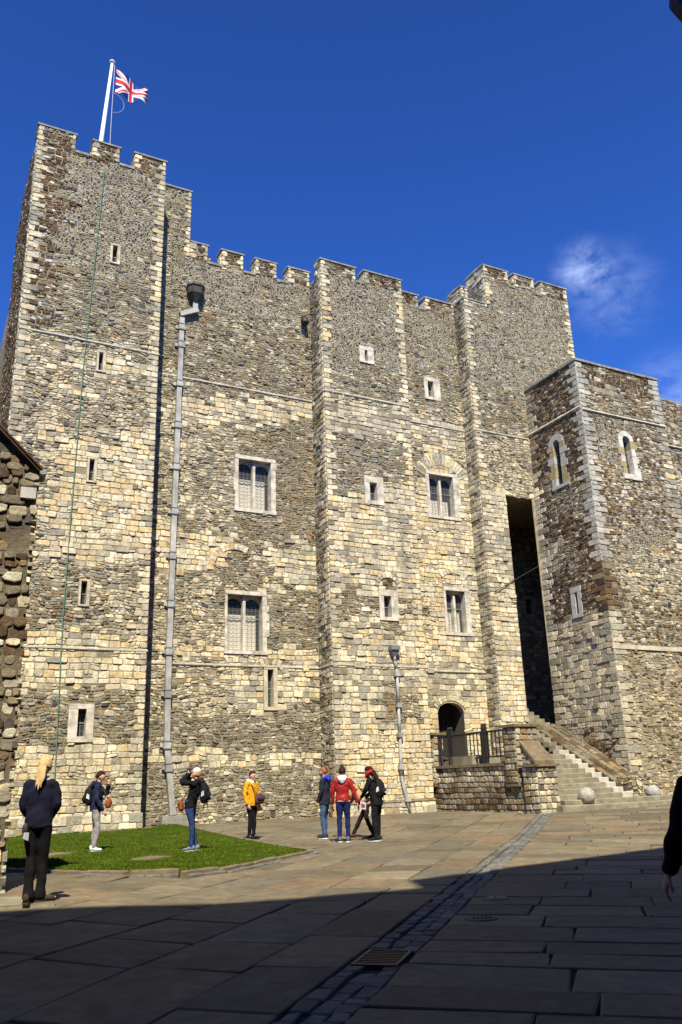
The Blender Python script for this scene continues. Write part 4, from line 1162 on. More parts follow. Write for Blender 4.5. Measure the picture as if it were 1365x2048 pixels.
# stones squeezed beside the arch heads
for fc, o, sp in ((fF, oF, 15.72), (fS, oL, 15.85)):
    m, r1 = (o[0]+o[1])/2, (o[1]-o[0])/2
    mb = MB(); arch_fill(mb, fc, o[0]-.01, o[1]+.01, sp-.02, o[3]+.02, -.1, .015, rise=r1*1.0); mb.build('arch_spandrel', M_MORTAR, fore)
    for x in (o[0]+.06, o[1]-.06):
        PF.stone(fc, x-.09, x+.09, o[3]-.2, o[3]-.02, RUB, pick('b'), proud=.05)
small_window(fore, fS, oS, FS, mat=M_GLIME, glass=False, label='narrow slit in a pale frame low on the brown tower')
mb = MB()
for t, w, h in ((9.75, .5, .45), (9.25, .5, .5), (8.7, .5, .55), (8.15, .5, .5)): pass
PF.finish(fore)
mb = MB(); mb.sweep([LW(15.24, 4.35, 18.5), LW(15.25, 4.5, 14), LW(15.27, 4.72, 8.0), LW(15.28, 4.92, .2)], [.018]*4, n=6); tag(mb.build('lightning_tape', M_IRON), 'dark conductor strip down the joint of the brown tower', 'cable')
mb = MB(); a = on_front(990, 1183, .93); b = on_side(1078, 1132, 9.72)
mb.sweep([LW(a[0], .95, a[1]), LW(9.72, b[0]+.0, b[1])], [.017, .017], n=6); tag(mb.build('tie_bar', M_IRON), 'thin black iron bar slanting across the dark gap', 'bar')

# ------------------------------------------------------------------ entrance stair
stair = empty('entrance_stair', tuple(LW(7, 4, 0)), label='long flight of worn stone steps with walled landing climbing to the keep door', cat='stair')
PS = Pool(); core = MB()
RISE, TREAD, W_FRONT = .178, .335, 6.55
zg = .12
RE = [11.9, 11.0, 8.55]
for k in range(17):
    w1 = W_FRONT-k*TREAD; w0 = w1-TREAD-.05; z1 = zg+RISE*(k+1)+(.0 if k else .02); z0 = z1-RISE-.03
    ue = RE[k] if k < len(RE) else 8.45
    if k >= 16: ue = 9.6
    us = (5.0 if k else 4.6) if k < 11 else 8.05
    cuts = [us]
    while cuts[-1] < ue-1.2: cuts.append(cuts[-1]+RND.uniform(1.1, 1.9))
    if ue-cuts[-1] < .5 and len(cuts) > 1: cuts.pop()
    pale = k >= 2 and k < 12
    if pale: cuts.append(ue-.5); cuts = sorted(q for q in cuts if q <= ue-.49)
    cuts.append(ue)
    for i in range(len(cuts)-1):
        a, b = cuts[i]+.004, cuts[i+1]-.004
        bow = .12 if k < 2 else .0
        f0 = w1+bow*(1-((a-8)/3.6)**2)*.6; f1 = w1+bow*(1-((b-8)/3.6)**2)*.6
        d = RND.uniform(-.006, .006); e = .025; s_ = RND.uniform(0, .02)
        mb = MB(); vs = []
        for z, ins in ((z0, 0), (z1-e, 0), (z1-.004, e*.6), (z1, e*1.6)):
            vs += [LW(a, w0, z+d), LW(b, w0, z+d), LW(b, f1-ins, z+d-(s_ if ins > .03 else 0)*0), LW(a, f0-ins, z+d)]
        fs = [(r*4+q, r*4+(q+1) % 4, r*4+4+(q+1) % 4, r*4+4+q) for r in range(3) for q in range(4)]+[(12, 13, 14, 15)]
        mb.add(vs, fs); mb.build('step', M_STEPPALE if (pale and i == len(cuts)-2) else M_STEP, stair)
for k in range(17, 27):       # the flight goes on, steeper, into the dark gap
    w1 = W_FRONT-k*TREAD; z1 = zg+RISE*(k+1)
    mb = MB(); mb.lbox(8.22, 9.66, w1-TREAD-.05, w1, z1-.22, z1); mb.build('step', M_STEP, stair)
core.lbox(8.1, 9.7, -1.0, .88, -.2, zg+RISE*16.5)
for k in range(0, 17, 2): core.lbox(5.0 if k < 11 else 8.08, 9.7 if k > 4 else 9.5, .8, W_FRONT-k*TREAD-.35, -.2, zg+RISE*k-.02)
mb = MB(); mb.lbox(3.7, 8.04, .9, W_FRONT-11*TREAD, 1.5, zg+RISE*11.2); mb.build('landing_slab', M_STEP, stair)
# left wall: plane seen from the court, slightly askew to the keep
A0, A1 = np.array([3.5, .02]), np.array([4.02, 6.2])
dv = (A1-A0)/np.linalg.norm(A1-A0); L_ = np.linalg.norm(A1-A0)
Sv = dv[0]*UV+dv[1]*WV; Nv = -dv[1]*UV+dv[0]*WV
fA = Face(LW(*A0, 0), Sv, ZV, Nv)
def thick(mb, s0, s1, t0, t1, n0, n1): mb.fbox(fA, s0, s1, t0, t1, n0, n1)
LEDGE = 1.80
lay_wall(PS, fA, 0.0, 5.0, 0, LEDGE-.1, lambda s, t: 'p' if 1.1 < t < 1.65 and RND.random() < .8 else ('P' if t > .95 else 'd'), [], course=(.17, .24))
thick(core, 0, 5.0, -.3, LEDGE-.1, -.5, 0)
core.lbox(4.0, 5.6, .1, 4.9, -.2, 1.7)
# piers
def pier(s0, s1, n0, n1, t0, t1, cap=.09, corbel=None, zone='P'):
    thick(core, s0, s1, t0, t1, n0, n1)
    f1 = Face(fA.P(0, 0, n1), Sv, ZV, Nv); lay_wall(PS, f1, s0, s1, t0, t1, lambda s, t: zone, [], course=(.17, .24))
    f2 = Face(fA.P(s1, 0, 0), -Nv, ZV, Sv); lay_wall(PS, f2, -n1, -n0, t0, t1, lambda s, t: 'p' if RND.random() < .7 else zone, [], course=(.17, .24))
    mb = MB(); thick(mb, s0-.1, s1+.1, t1, t1+cap, n0-.1, n1+.1); mb.build('pier_cap', M_BROWNCOPE, stair)
    if corbel:
        mb = MB(); P = fA.P; c = corbel
        thick(mb, s0-.02, s1+.02, t0-.09, t0, 0, n1+.03); mb.build('corbel', M_BROWNCOPE, stair)
pier(.05, .62, -.4, .13, 1.12, 3.0, corbel=True, zone='p')
pier(4.75, 5.35, -.95, .13, 1.08, 3.0, corbel=True)
lay_wall(PS, fA, 5.0, 6.2, 0, 1.1, lambda s, t: 'P', [], course=(.17, .24)); thick(core, 5.0, 6.2, -.3, 1.1, -.5, 0)
pier(5.55, 6.25, -.8, .1, -.2, 1.62, cap=.08)
# ledge under the railing, sloping parapet
slab_run(stair, lambda s, n, z: fA.P(s, z, n), .62, 4.76, LEDGE-.1, -.5, .1, .12, M_BROWNCOPE, name='ledge_slab', step=1.3)
P = fA.P
mb = MB(); mb.hexa([P(5.3, 1.0, -.85), P(6.0, 1.0, -.85), P(6.0, 1.0, -.12), P(5.3, 1.0, -.12), P(5.3, 2.45, -.85), P(6.0, 1.72, -.85), P(6.0, 1.72, -.12), P(5.3, 2.45, -.12)]); mb.build('parapet_core', M_MORTAR, stair)
f3 = Face(fA.P(0, 0, -.12), Sv, ZV, Nv)
t = 1.1
while t < 2.3:
    e = 5.3+(2.45-t-.2)/(.73)*.7; lay_region(PS, f3, 5.32, min(e, 6.0), t, t+.2, lambda s, t: 'p', []); t += .2
mb = MB(); mb.hexa([P(5.28, 2.5, -.95), P(6.05, 1.70, -.95), P(6.05, 1.70, -.02), P(5.28, 2.5, -.02), P(5.28, 2.62, -.95), P(6.05, 1.82, -.95), P(6.05, 1.82, -.02), P(5.28, 2.62, -.02)]); mb.build('sloping_coping', M_BROWNCOPE, stair)
# brown sloping masonry between the steps and the tower
zst = lambda w: zg+RISE*((W_FRONT-w)/TREAD)+.05
UB = 8.45; wA, wB = .9, 5.25; K0, K1 = .10, .27
mb = MB()
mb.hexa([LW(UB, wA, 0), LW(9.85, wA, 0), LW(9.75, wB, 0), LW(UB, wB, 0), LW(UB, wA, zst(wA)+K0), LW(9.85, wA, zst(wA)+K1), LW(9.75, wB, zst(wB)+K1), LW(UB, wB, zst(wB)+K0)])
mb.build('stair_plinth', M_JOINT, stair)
pv = lambda s, q: LW(UB+(9.82-UB)*q, s, zst(s)+K0+(K1-K0)*q)
upn = np.array([-.3, -.45, .84])
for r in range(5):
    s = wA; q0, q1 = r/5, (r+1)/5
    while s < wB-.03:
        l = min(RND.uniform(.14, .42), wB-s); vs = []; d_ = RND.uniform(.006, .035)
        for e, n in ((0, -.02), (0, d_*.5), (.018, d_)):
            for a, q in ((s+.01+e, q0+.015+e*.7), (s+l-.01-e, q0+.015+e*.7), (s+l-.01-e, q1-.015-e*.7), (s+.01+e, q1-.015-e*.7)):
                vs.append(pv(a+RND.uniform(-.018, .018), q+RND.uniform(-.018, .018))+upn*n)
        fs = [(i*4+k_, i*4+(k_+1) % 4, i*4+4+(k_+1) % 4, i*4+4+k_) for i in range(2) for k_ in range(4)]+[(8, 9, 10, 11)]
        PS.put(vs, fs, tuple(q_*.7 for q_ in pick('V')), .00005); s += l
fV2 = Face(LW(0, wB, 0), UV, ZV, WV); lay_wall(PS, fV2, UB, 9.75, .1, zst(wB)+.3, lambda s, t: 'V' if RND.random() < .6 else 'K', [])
core.build('wall_core', M_MORTAR, stair)
PS.finish(stair, n=290)
# railing on the ledge
rail = empty('iron_railing', tuple(fA.P(2.7, LEDGE, -.12)), label='black balustrade railing with doubled posts along the stair landing', cat='railing')
def rb(name, pts, r, n=6):
    mb = MB(); mb.sweep(pts, [r]*len(pts), n=n, dome=0); return mb.build(name, M_IRON, rail)
RN = -.12
for t, r in ((2.92, .045), (2.02, .03)): rb('rail', [P(.66, t, RN), P(4.72, t+.02, RN)], r)
for s in np.arange(.78, 4.7, .205):
    if min(abs(s-1.45), abs(s-3.45)) > .12: rb('baluster', [P(s, 2.0, RN), P(s, 2.92, RN)], .024)
for s0 in (1.45, 3.45):
    for d in (-.075, .075):
        mb = MB(); thick(mb, s0+d-.045, s0+d+.045, LEDGE, 3.12, RN-.05, RN+.05)
        p = mb.build('post', M_IRON, rail); mb = MB(); mb.ball(tuple(P(s0+d, 3.18, RN)), .065, 8, 6); mb.build('finial', M_IRON, p)
for s0 in (.72, .86): rb('post', [P(s0, LEDGE, RN+.02), P(s0, 2.95, RN)], .04)
rb('strut', [P(.95, LEDGE, RN+.05), P(.72, 2.85, RN)], .025)

# stone balls on the bottom step
M_BALL = plain('weathered_stone_ball', (.36, .33, .27), .9, .2, var=(.6, 1.25), vs=9, bs=20, bst=.8, bd=.03)
M_BALL2 = plain('grey_stone_ball', (.33, .32, .30), .9, .2, var=(.7, 1.2), vs=9, bs=20, bst=.7, bd=.03)
def on_w(x, y, w): u, z = on_front(x, y, w); return u, z
for (px, py), r, w, m, lab in (((1175, 1599), .29, 6.25, M_BALL, 'rough round stone ball at the left end of the bottom step'), ((1308, 1594), .27, 5.55, M_BALL2, 'smoother grey stone ball at the right end of the bottom step')):
    u, z = on_front(px, py, w); zb = zg+RISE+.02+r*.93
    p = LW(u, w, zb); mb = MB()
    mb.ball((0, 0, 0), r, 28, 18, fn=lambda x, y, z: tuple(np.array((x, y, z))*(1+.02*math.sin(5*x+3*y)+.018*math.sin(9*z-4*x)+RND.uniform(-.01, .01))))
    o = mb.build('stone_ball', m, None, smooth=True); o.location = p; tag(o, lab, 'stone ball', 'stone balls')

# ------------------------------------------------------------------ pipes, cable, lamp
M_HOP = plain('rusted_hopper', (.055, .05, .045), .7, .3, var=(.6, 1.4), vs=4, coord='World')  # the hopper's shade is put into this darker brown
def pipe_run(root, fc, pts, wd, n0, mat, name='pipe'):
    for i in range(len(pts)-1):
        (s0, t0), (s1, t1) = pts[i], pts[i+1]; mb = MB(); P_ = fc.P; d = np.array([s1-s0, t1-t0]); d = d/np.linalg.norm(d); q = np.array([-d[1], d[0]])*wd/2
        c = [(s0-q[0], t0-q[1]), (s0+q[0], t0+q[1]), (s1+q[0], t1+q[1]), (s1-q[0], t1-q[1])]
        mb.hexa([P_(*k, n0) for k in c]+[P_(*k, n0+wd*.85) for k in c]); mb.build(name, mat, root)
big = empty('downpipe', tuple(LW(-7.2, .1, .4)), label='tall square lead downpipe with a dark hopper head left of the two-light windows', cat='downpipe')
py_br = [655, 690, 768, 851, 934, 1023, 1112, 1208, 1303, 1388, 1490, 1535]
pc = lambda y: 363+(337-363)*(y-655)/(1310-655) if y < 1310 else (337+(333-337)*(y-1310)/175 if y < 1485 else 333+(345-333)*(y-1485)/145)
path = [on_front(pc(y), y, .12) for y in (637, 655, 690, 768, 851, 934, 1023, 1112, 1208, 1303, 1388, 1490, 1535, 1630)]
top = [on_front(391, 600, .12), on_front(390, 622, .12)]
elbow = on_front(364, 630, .12)
pipe_run(big, fM, [on_front(391, 596, .12), on_front(390, 624, .12)], .2, .06, M_LEAD)
pipe_run(big, fM, [on_front(396, 621, .12), on_front(360, 629, .12)], .2, .062, M_LEAD)
pipe_run(big, fM, path, .2, .06, M_LEAD)
for y in py_br:
    s, t = on_front(pc(y), y, .12); mb = MB(); mb.fbox(fM, s-.118, s+.118, t-.11, t+.11, .05, .25); b = mb.build('collar', M_LEAD, big)
    mb = MB(); mb.fbox(fM, s-.13, s+.13, t+.11, t+.145, .04, .265); mb.fbox(fM, s-.13, s+.13, t-.145, t-.11, .04, .265); mb.build('collar_rib', M_LEADDARK, b)
    mb = MB(); mb.fbox(fM, s-.22, s-.12, t-.07, t+.07, .03, .1); mb.fbox(fM, s+.12, s+.19, t-.07, t+.07, .03, .1); mb.build('lug', M_LEAD, b)
hs, ht = on_front(393, 588, .3)
mb = MB(); vs = []
for t, a, n1 in ((ht-.36, .11, .26), (ht-.12, .26, .4), (ht-.0, .33, .47), (ht+.28, .35, .49), (ht+.33, .38, .53), (ht+.38, .38, .53)):
    vs += [fM.P(hs-a, t, .03), fM.P(hs-a, t, n1*.6), fM.P(hs-a*.55, t, n1), fM.P(hs+a*.55, t, n1), fM.P(hs+a, t, n1*.6), fM.P(hs+a, t, .03)]
fs = [(r*6+k, r*6+(k+1) % 6, r*6+6+(k+1) % 6, r*6+6+k) for r in range(5) for k in range(6)]+[tuple(range(5, -1, -1)), tuple(range(30, 36))]
mb.add(vs, fs); mb.build('hopper_head', M_HOP, big)
mb = MB(); s, t = path[-1]; mb.fbox(fM, s-.45, s+.5, -.1, t-.02, .0, .5); tag(mb.build('base_stone', M_COPE), 'low worn stone block under the foot of the tall downpipe', 'stone')
sm = empty('downpipe', tuple(LW(1.6, 1.2, 0)), label='thin grey rainwater pipe with small hopper beside the stair landing', cat='downpipe')
pts = [on_front(x, y, WP+.1) for x, y in ((789, 1312), (790, 1322), (794, 1338), (797, 1410), (800, 1470), (803, 1552), (820, 1627))]
for i in range(len(pts)-1):
    mb = MB(); mb.sweep([fP.P(*pts[i], .11), fP.P(*pts[i+1], .11)], [.062, .062], n=8, dome=.2); mb.build('pipe', M_LEAD, sm, smooth=True)
for x, y in ((794, 1348), (797.5, 1410), (800, 1470), (802.5, 1534), (815, 1598)):
    s, t = on_front(x, y, WP+.1); mb = MB(); mb.fbox(fP, s-.11, s+.11, t-.09, t+.09, .03, .2); mb.build('bracket', M_LEAD, sm)
s, t = on_front(788, 1303, WP+.1); mb = MB(); P_ = fP.P
mb.hexa([P_(s-.07, t-.2, .05), P_(s+.07, t-.2, .05), P_(s+.07, t-.2, .17), P_(s-.07, t-.2, .17), P_(s-.17, t+.05, .03), P_(s+.17, t+.05, .03), P_(s+.17, t+.05, .27), P_(s-.17, t+.05, .27)])
mb.fbox(fP, s-.2, s+.2, t+.05, t+.2, .03, .3); mb.build('hopper_head', M_LEADDARK, sm)
mb = MB(); pts = [on_front(x, y, WT+.07) for x, y in ((210, 338), (188, 540), (175, 660), (165, 759), (140, 1060), (126, 1240), (115, 1460), (104.6, 1664))]
mb.sweep([fT.P(*p, .075) for p in pts], [.019]*len(pts), n=6); tag(mb.build('lightning_conductor', M_CABLE), 'thin green copper strip running down the left tower', 'cable')
lp = empty('wall_floodlight', tuple(LW(-1.5, .1, 21)), label='small black floodlight fixed high on the wall left of the pilaster', cat='lamp')
s, t = on_front(609, 645, .15); mb = MB(); mb.sweep([fM.P(s, t+.28, .1), fM.P(s-.02, t-.12, .32)], [(.13, .12), (.17, .15)], n=10, dome=.3); mb.build('lamp_head', M_IRON, lp, smooth=True)
mb = MB(); mb.sweep([fM.P(s+.04, t+.1, .0), fM.P(s, t+.1, .18)], [.03, .03], n=6); mb.build('bracket', M_IRON, lp)

# ------------------------------------------------------------------ flag
PW = -2.0
pole = empty('flagpole', tuple(LW(-10.5, PW, 25)), label='white flagpole leaning slightly above the left tower', cat='flagpole')
b0 = on_front(203, 280, PW); b1 = on_front(225, 126, PW)
pa = np.array(LW(b0[0], PW, b0[1])); pb = np.array(LW(b1[0], PW, b1[1])); dirp = pb-pa; base = pa-dirp*.75
mb = MB(); mb.sweep([base, pa, pb], [.12, .10, .06], n=12, dome=.1); mb.build('pole', M_WHITE, pole, smooth=True)
mb = MB(); mb.ball(tuple(pb+np.array([0, 0, .06])), (.14, .14, .07), 12, 7); mb.build('truck', M_WHITE, pole, smooth=True)
mb = MB(); mb.sweep([pb+UV*.12, pa+dirp*.3+UV*.3, pa+UV*.42-dirp*.1], [.012]*3, n=5); mb.build('halyard', M_ROPE, pole)
mb = MB(); k0 = LW(on_front(228, 186, PW)[0], PW, on_front(228, 186, PW)[1]); mb.sweep([k0+UV*(.5*math.sin(q_*.1*math.pi))*1.0-ZV*(.55-.55*math.cos(q_*.1*math.pi)) for q_ in range(11)], [.007]*11, n=5); mb.build('loose_halyard', M_ROPE, pole)
def jack(u, v):
    B_, R_, W_ = (.010, .022, .16), (.62, .03, .035), (.80, .79, .78)
    x, y = (u-.5)*2, (v-.5)
    if abs(x) < .1 or abs(y) < .1: return R_
    if abs(x) < .167 or abs(y) < .167: return W_
    c = B_
    for sg in (1, -1):
        d = (y-sg*x/2)/math.sqrt(1.25)
        if abs(d) < .1: c = W_
    for sg in (1, -1):
        d = (y-sg*x/2)/math.sqrt(1.25)
        off = d if (x < 0) == (sg < 0) else -d
        if sg == 1: off = -d if x < 0 else d
        else: off = -d if x < 0 else d
        if 0 < off < .067: c = R_
    return c
hA, hB = on_front(230, 138, PW), on_front(228, 185, PW)
h0 = np.array(LW(hA[0]+.06, PW+.05, hA[1])); h1 = np.array(LW(hB[0]+.06, PW+.05, hB[1]))
fl = on_front(299, 172, PW); fe0 = np.array(LW(fl[0], PW-.5, fl[1])); fl = on_front(299, 194, PW); fe1 = np.array(LW(fl[0], PW-.5, fl[1]))
NU, NV = 84, 44; mb = MB()
def fpos(u, v):
    a = h0+(fe0-h0)*u; b = h1+(fe1-h1)*u; p = b+(a-b)*v
    ph = u*9.5-v*1.1
    p = p+WV*(.26*math.sin(ph)*u**.7)+ZV*(.09*math.sin(ph*1.3+v*2.2)*u+.14*math.sin(u*math.pi)*(v-.55)*1.2)
    return p
for i in range(NU):
    for j in range(NV):
        q = [(i/NU, j/NV), ((i+1)/NU, j/NV), ((i+1)/NU, (j+1)/NV), (i/NU, (j+1)/NV)]
        mb.add([fpos(*k) for k in q], [(0, 1, 2, 3)], jack((i+.5)/NU, (j+.5)/NV))
def mk_flagcloth():
    m, t, b = base_mat('flag_cloth', .75, .2); a = N(t, 'ShaderNodeAttribute', attribute_name='Col')
    t.links.new(a.outputs['Color'], b.inputs['Base Color']); return m
fo = mb.build('union_flag', mk_flagcloth(), None, smooth=True); tag(fo, 'red, white and blue crossed flag flying from the pole', 'flag')

# ------------------------------------------------------------------ ruin at the left edge
ruin = empty('gable_wall', (-4.6, 12, 0), label='dark rubble end wall with a ragged stone corner at the left edge of the photo', cat='wall')
PR = Pool()
QX, QY = -4.6, 11.75
dS = np.array([math.cos(rad(24)), math.sin(rad(24)), 0]); dN = np.array([math.sin(rad(24)), -math.cos(rad(24)), 0])
fQ = Face((QX, QY, 0), dS, ZV, dN)
vt = lambda s: 6.0-s*.98        # verge line: climbs to the left
mb = MB()
for i in range(12):
    a, b = -4.6+i*.383, -4.6+(i+1)*.383
    mb.add([fQ.P(a, -.2, 0), fQ.P(b, -.2, 0), fQ.P(b, vt(b), 0), fQ.P(a, vt(a), 0)], [(0, 1, 2, 3)])
mb.hexa([fQ.P(-4.6, -.2, -.02), fQ.P(0, -.2, -.02), fQ.P(0, -.2, -2.0), fQ.P(-4.6, -.2, -2.0), fQ.P(-4.6, vt(-4.6), -.02), fQ.P(0, vt(0), -.02), fQ.P(0, vt(0), -2.0), fQ.P(-4.6, vt(-4.6), -2.0)])
mb.build('wall_core', plain('earthy_mortar', (.13, .105, .07), .95, .1, var=(.6, 1.3), vs=5, bs=24, bst=.8, bd=.03, coord='World'), ruin)
ZONES['u'] = (RUB, [(BRN, 3), (DBR, 3), (GDK, 2), (BGR, 1.6), (FLD, 1), (FLW, .35), (OCH, .4)])
ZONES['v'] = (RUB, [(GCR, 3), (BGR, 2), (GREY, 2), (CREAM, 1), (BRN, .8)])
t = 0
while t < 8:
    h = RND.uniform(.10, .19)
    smax = min(0, (6.0-t-h)/.98)
    if smax > -2.4:
        x = smax
        if smax > -.01: x += RND.uniform(-.09, .05)
        lo = RND.choice('vvMQ') if t < 1.55 else 'u'
        while x > -2.3:
            w = RND.uniform(.08, .30); tj = RND.uniform(-.03, .03)
            if RND.random() < .1: w *= 1.5
            z = (RND.choice('vvMQ') if t < 1.55 else RND.choice('uuuuuR'))
            if x > -.12: z = RND.choice('vvRu') if t > 1.55 else RND.choice('vQM')
            if RND.random() < .93: PR.stone(fQ, x-w, x, t+tj, t+h+tj+RND.uniform(-.01, .03), 'rough', pick(z), proud=RND.uniform(.0, .06))
            if x > -.12:
                PR.stone(Face(fQ.P(0, 0, 0), -dN, ZV, dS), -.05, RND.uniform(.2, .4), t, t+h, 'rough', pick(z), proud=RND.uniform(.0, .05))
            x -= w
    t += h
PR.finish(ruin, n=300)
mb = MB(); mb.hexa([fQ.P(-4.6, vt(-4.6)+.0, .22), fQ.P(.05, vt(.05)-.0, .12), fQ.P(.05, vt(.05), -.3), fQ.P(-4.6, vt(-4.6), -2.2), fQ.P(-4.6, vt(-4.6)+.05, .12), fQ.P(.05, vt(.05)+.05, .12), fQ.P(.05, vt(.05)+.05, -.3), fQ.P(-4.6, vt(-4.6)+.05, -2.2)])
mb.build('roof_slope', M_TILE, ruin)
for i in range(26):
    a = .07-i*.18; b = a-.2
    mb = MB(); mb.hexa([fQ.P(a, vt(a)+.05, .02), fQ.P(b, vt(b)+.05, .02), fQ.P(b, vt(b)+.05, .15), fQ.P(a, vt(a)+.05, .15), fQ.P(a, vt(a)+.10, .02), fQ.P(b, vt(b)+.07, .02), fQ.P(b, vt(b)+.07, .15), fQ.P(a, vt(a)+.10, .15)]); mb.build('verge_tile', M_TILE, ruin)
mb = MB(); mb.sweep([fQ.P(.07, vt(.07)+.02, .17), fQ.P(.07, vt(.07)+.02, -.2)], [(.05, .035)]*2, n=8, dome=0); mb.build('gutter', M_LEADDARK, ruin)
mb = MB(); mb.fbox(fQ, -.22, .0, 5.55, 5.72, -.2, .09); mb.build('kneeler_stone', M_GLIME, ruin)
ps = [(-4.9, 10.15), (-3.95, 10.22), (-3.45, 10.4), (-3.62, 10.75), (-4.1, 11.0), (-5.0, 11.1)]
mb = MB(); K = len(ps); vs = [(x, y, -.1) for x, y in ps]+[(x, y, .15) for x, y in ps]+[(x*.985-.06, y*.985+.15, .165) for x, y in ps]
mb.add(vs, [(r*K+i, r*K+(i+1) % K, r*K+K+(i+1) % K, r*K+K+i) for r in range(2) for i in range(K)]+[tuple(2*K+i for i in range(K))])
tag(mb.build('threshold_stone', M_STEP), 'worn low stone sill under the blonde woman by the left wall', 'step')

# ------------------------------------------------------------------ the range behind the viewpoint, which shades the foreground
H_ = 18.0; off = np.array([math.sin(SUN_HEAD), math.cos(SUN_HEAD)])*H_/math.tan(SUN_EL)
def roof_pt(px, py): return np.array(on_ground(px, py, 0))-off
a0, a1 = np.array(on_ground(0, 1822, .13))-off*(H_-.13)/H_, roof_pt(890, 1772)
b0_, b1_ = roof_pt(815, 1761), roof_pt(1350, 1692)
rng_ = empty('gate_range', (0, -6, 0), label='tall plain stone range behind the viewpoint that shades the near paving', cat='building')
def mass(p, q, ext0, ext1, depth, name):
    d = (q-p)/np.linalg.norm(q-p); nn = np.array([d[1], -d[0]]); p = p-d*ext0; q = q+d*ext1
    c = [p, q, q+nn*depth, p+nn*depth]; mb = MB(); mb.hexa([(*k, -.2) for k in c]+[(*k, H_) for k in c]); return mb.build(name, M_COPE, rng_)
mass(a0, a1, 16, .3, 7, 'wall'); mass(b0_, b1_, 0, 14, 9, 'wall')
def side_range(pts, h, name):  # unseen masses, added to cut the sky light on the near paving
    mb = MB(); K = len(pts); mb.add([(*q, -.2) for q in pts]+[(*q, h) for q in pts], [(i, (i+1) % K, K+(i+1) % K, K+i) for i in range(K)]+[tuple(K+i for i in range(K))]); mb.build(name, M_COPE, rng_)
side_range([(15, 10), (23, 30), (34, 30), (34, 0), (16, 2)], 13.0, 'wing')
side_range([(-9.0, 10.2), (-9.6, 12.4), (-30, 8), (-26, -8), (-16, -6)], 11.0, 'wing')
r_ = ray(1372, 12); tip = CV+r_*(2.9/np.linalg.norm(r_))
mb = MB(); mb.sweep([tip+np.array([1.6, -2.6, 1.0]), tip+np.array([.35, -.5, .2]), tip], [(.1, .16), (.09, .15), (.05, .1)], n=10, dome=.6)  # rounded dark end, not identified as any part
tag(mb.build('projecting_bracket', M_IRON), 'black rounded end of a bracket poking into the top right corner', 'bracket')
# low curtain wall glimpsed past the left edge of the tower
cw = on_front(8, 672, -6)
mb = MB(); mb.lbox(-26, -14.2, -8, -6, -.3, cw[1]); 
bwall = empty('far_turret', tuple(LW(-16, -7, 0)), label='pale stone turret glimpsed past the left edge of the keep', cat='tower')
mb.build('wall_core', M_MORTAR, bwall); PT = Pool(); lay_wall(PT, front(-6), -17.2, -14.2, cw[1]-7, cw[1], lambda s, t: 'C', []); PT.finish(bwall, n=60)

# ------------------------------------------------------------------ people
TO_REMESH = []
R_H = random.Random(3)
def skin_obj(mb, name, mat, parent, voxel=0.011, smooth=4):
    o = mb.build(name, mat, parent, local=True); TO_REMESH.append((o, voxel, smooth)); return o
V = Vector
def lerp(a, b, t): return a+(b-a)*t
def limb(mb, a, b, c, r, side=(1, 0, 0), n=10, bulge=0.0):
    """tapered two-bone limb a-b-c"""
    a, b, c = V(a), V(b), V(c)
    pts = [a, lerp(a, b, .5), lerp(a, b, .92), lerp(b, c, .12), lerp(b, c, .35), lerp(b, c, .7), c]
    rr = [r[0], lerp(r[0], r[1], .45), r[1], r[1]*1.0, lerp(r[1], r[2], .2)*1.05, lerp(r[1], r[2], .7), r[2]]
    mb.sweep(pts, rr, side=side, n=n)
def hand(mb, wrist, d, back, curl=0.6, size=1.0, thumb=1):
    """palm, four unequal bent fingers and a thumb off the palm's side; d: pointing, back: back of the hand"""
    d = V(d).normalized(); back = V(back); back = (back-d*back.dot(d)).normalized(); sd = d.cross(back)*thumb
    w = V(wrist); k = size
    mb.sweep([w-d*.02*k, w+d*.03*k, w+d*.075*k, w+d*.095*k], [(.024*k, .018*k), (.034*k, .016*k), (.040*k, .015*k), (.036*k, .012*k)], side=sd, n=10)
    for i, ln in enumerate((.066, .076, .07, .054)):
        b = w+d*.088*k+sd*((1.5-i)*.0195*k); f1 = (d-back*curl*.45).normalized(); f2 = (d-back*curl*1.4).normalized()
        m = b+f1*ln*.52*k; e = m+f2*ln*.48*k
        mb.sweep([b-d*.02*k, b, m, e], [.0092*k, .0092*k, .0085*k, .007*k], side=sd, n=7, dome=.7)
    b = w+d*.03*k+sd*.03*k; f1 = (d*.65+sd*.75-back*.2).normalized(); f2 = (d*.95+sd*.2-back*.45*curl).normalized()
    m = b+f1*.042*k; mb.sweep([b-f1*.015*k, b, m, m+f2*.032*k], [.012*k, .0115*k, .0105*k, .008*k], side=back, n=7, dome=.7)
def frame_of(up, fwd):
    up = V(up).normalized(); fwd = V(fwd); fwd = (fwd-up*fwd.dot(up)).normalized(); return fwd.cross(up), fwd, up
def head_mesh(mb, c, R3):
    x_, y_, z_ = R3
    def T(p): return c+x_*p[0]+y_*p[1]+z_*p[2]
    def shape(x, y, z):
        k = 1.0
        if z < -.1: k = 1-.22*(-z-.1)
        yy = y*(1.0 if y < 0 else .95)+(0.08 if (z < -.45 and y > 0) else 0)
        return x*k, yy*(1-.1*max(0, -z)), z
    m2 = MB(); m2.ball((0, 0, 0), (.074, .094, .113), 22, 16, fn=shape)
    m2.sweep([(0, .082, .03), (0, .096, .005), (0, .106, -.022), (0, .092, -.03)], [(.009, .008), (.011, .009), (.0145, .012), (.01, .008)], side=(1, 0, 0), n=8)
    for sx in (-1, 1):
        m2.ball((sx*.076, -.005, -.008), (.012, .022, .033), 8, 7)
        m2.ball((sx*.03, .083, .032), (.022, .012, .008), 8, 6)
    m2.ball((0, .083, -.06), (.026, .012, .014), 8, 6); m2.ball((0, .076, -.095), (.026, .02, .018), 8, 6)
    mb.add([T(p) for p in m2.v], m2.f)
    return T
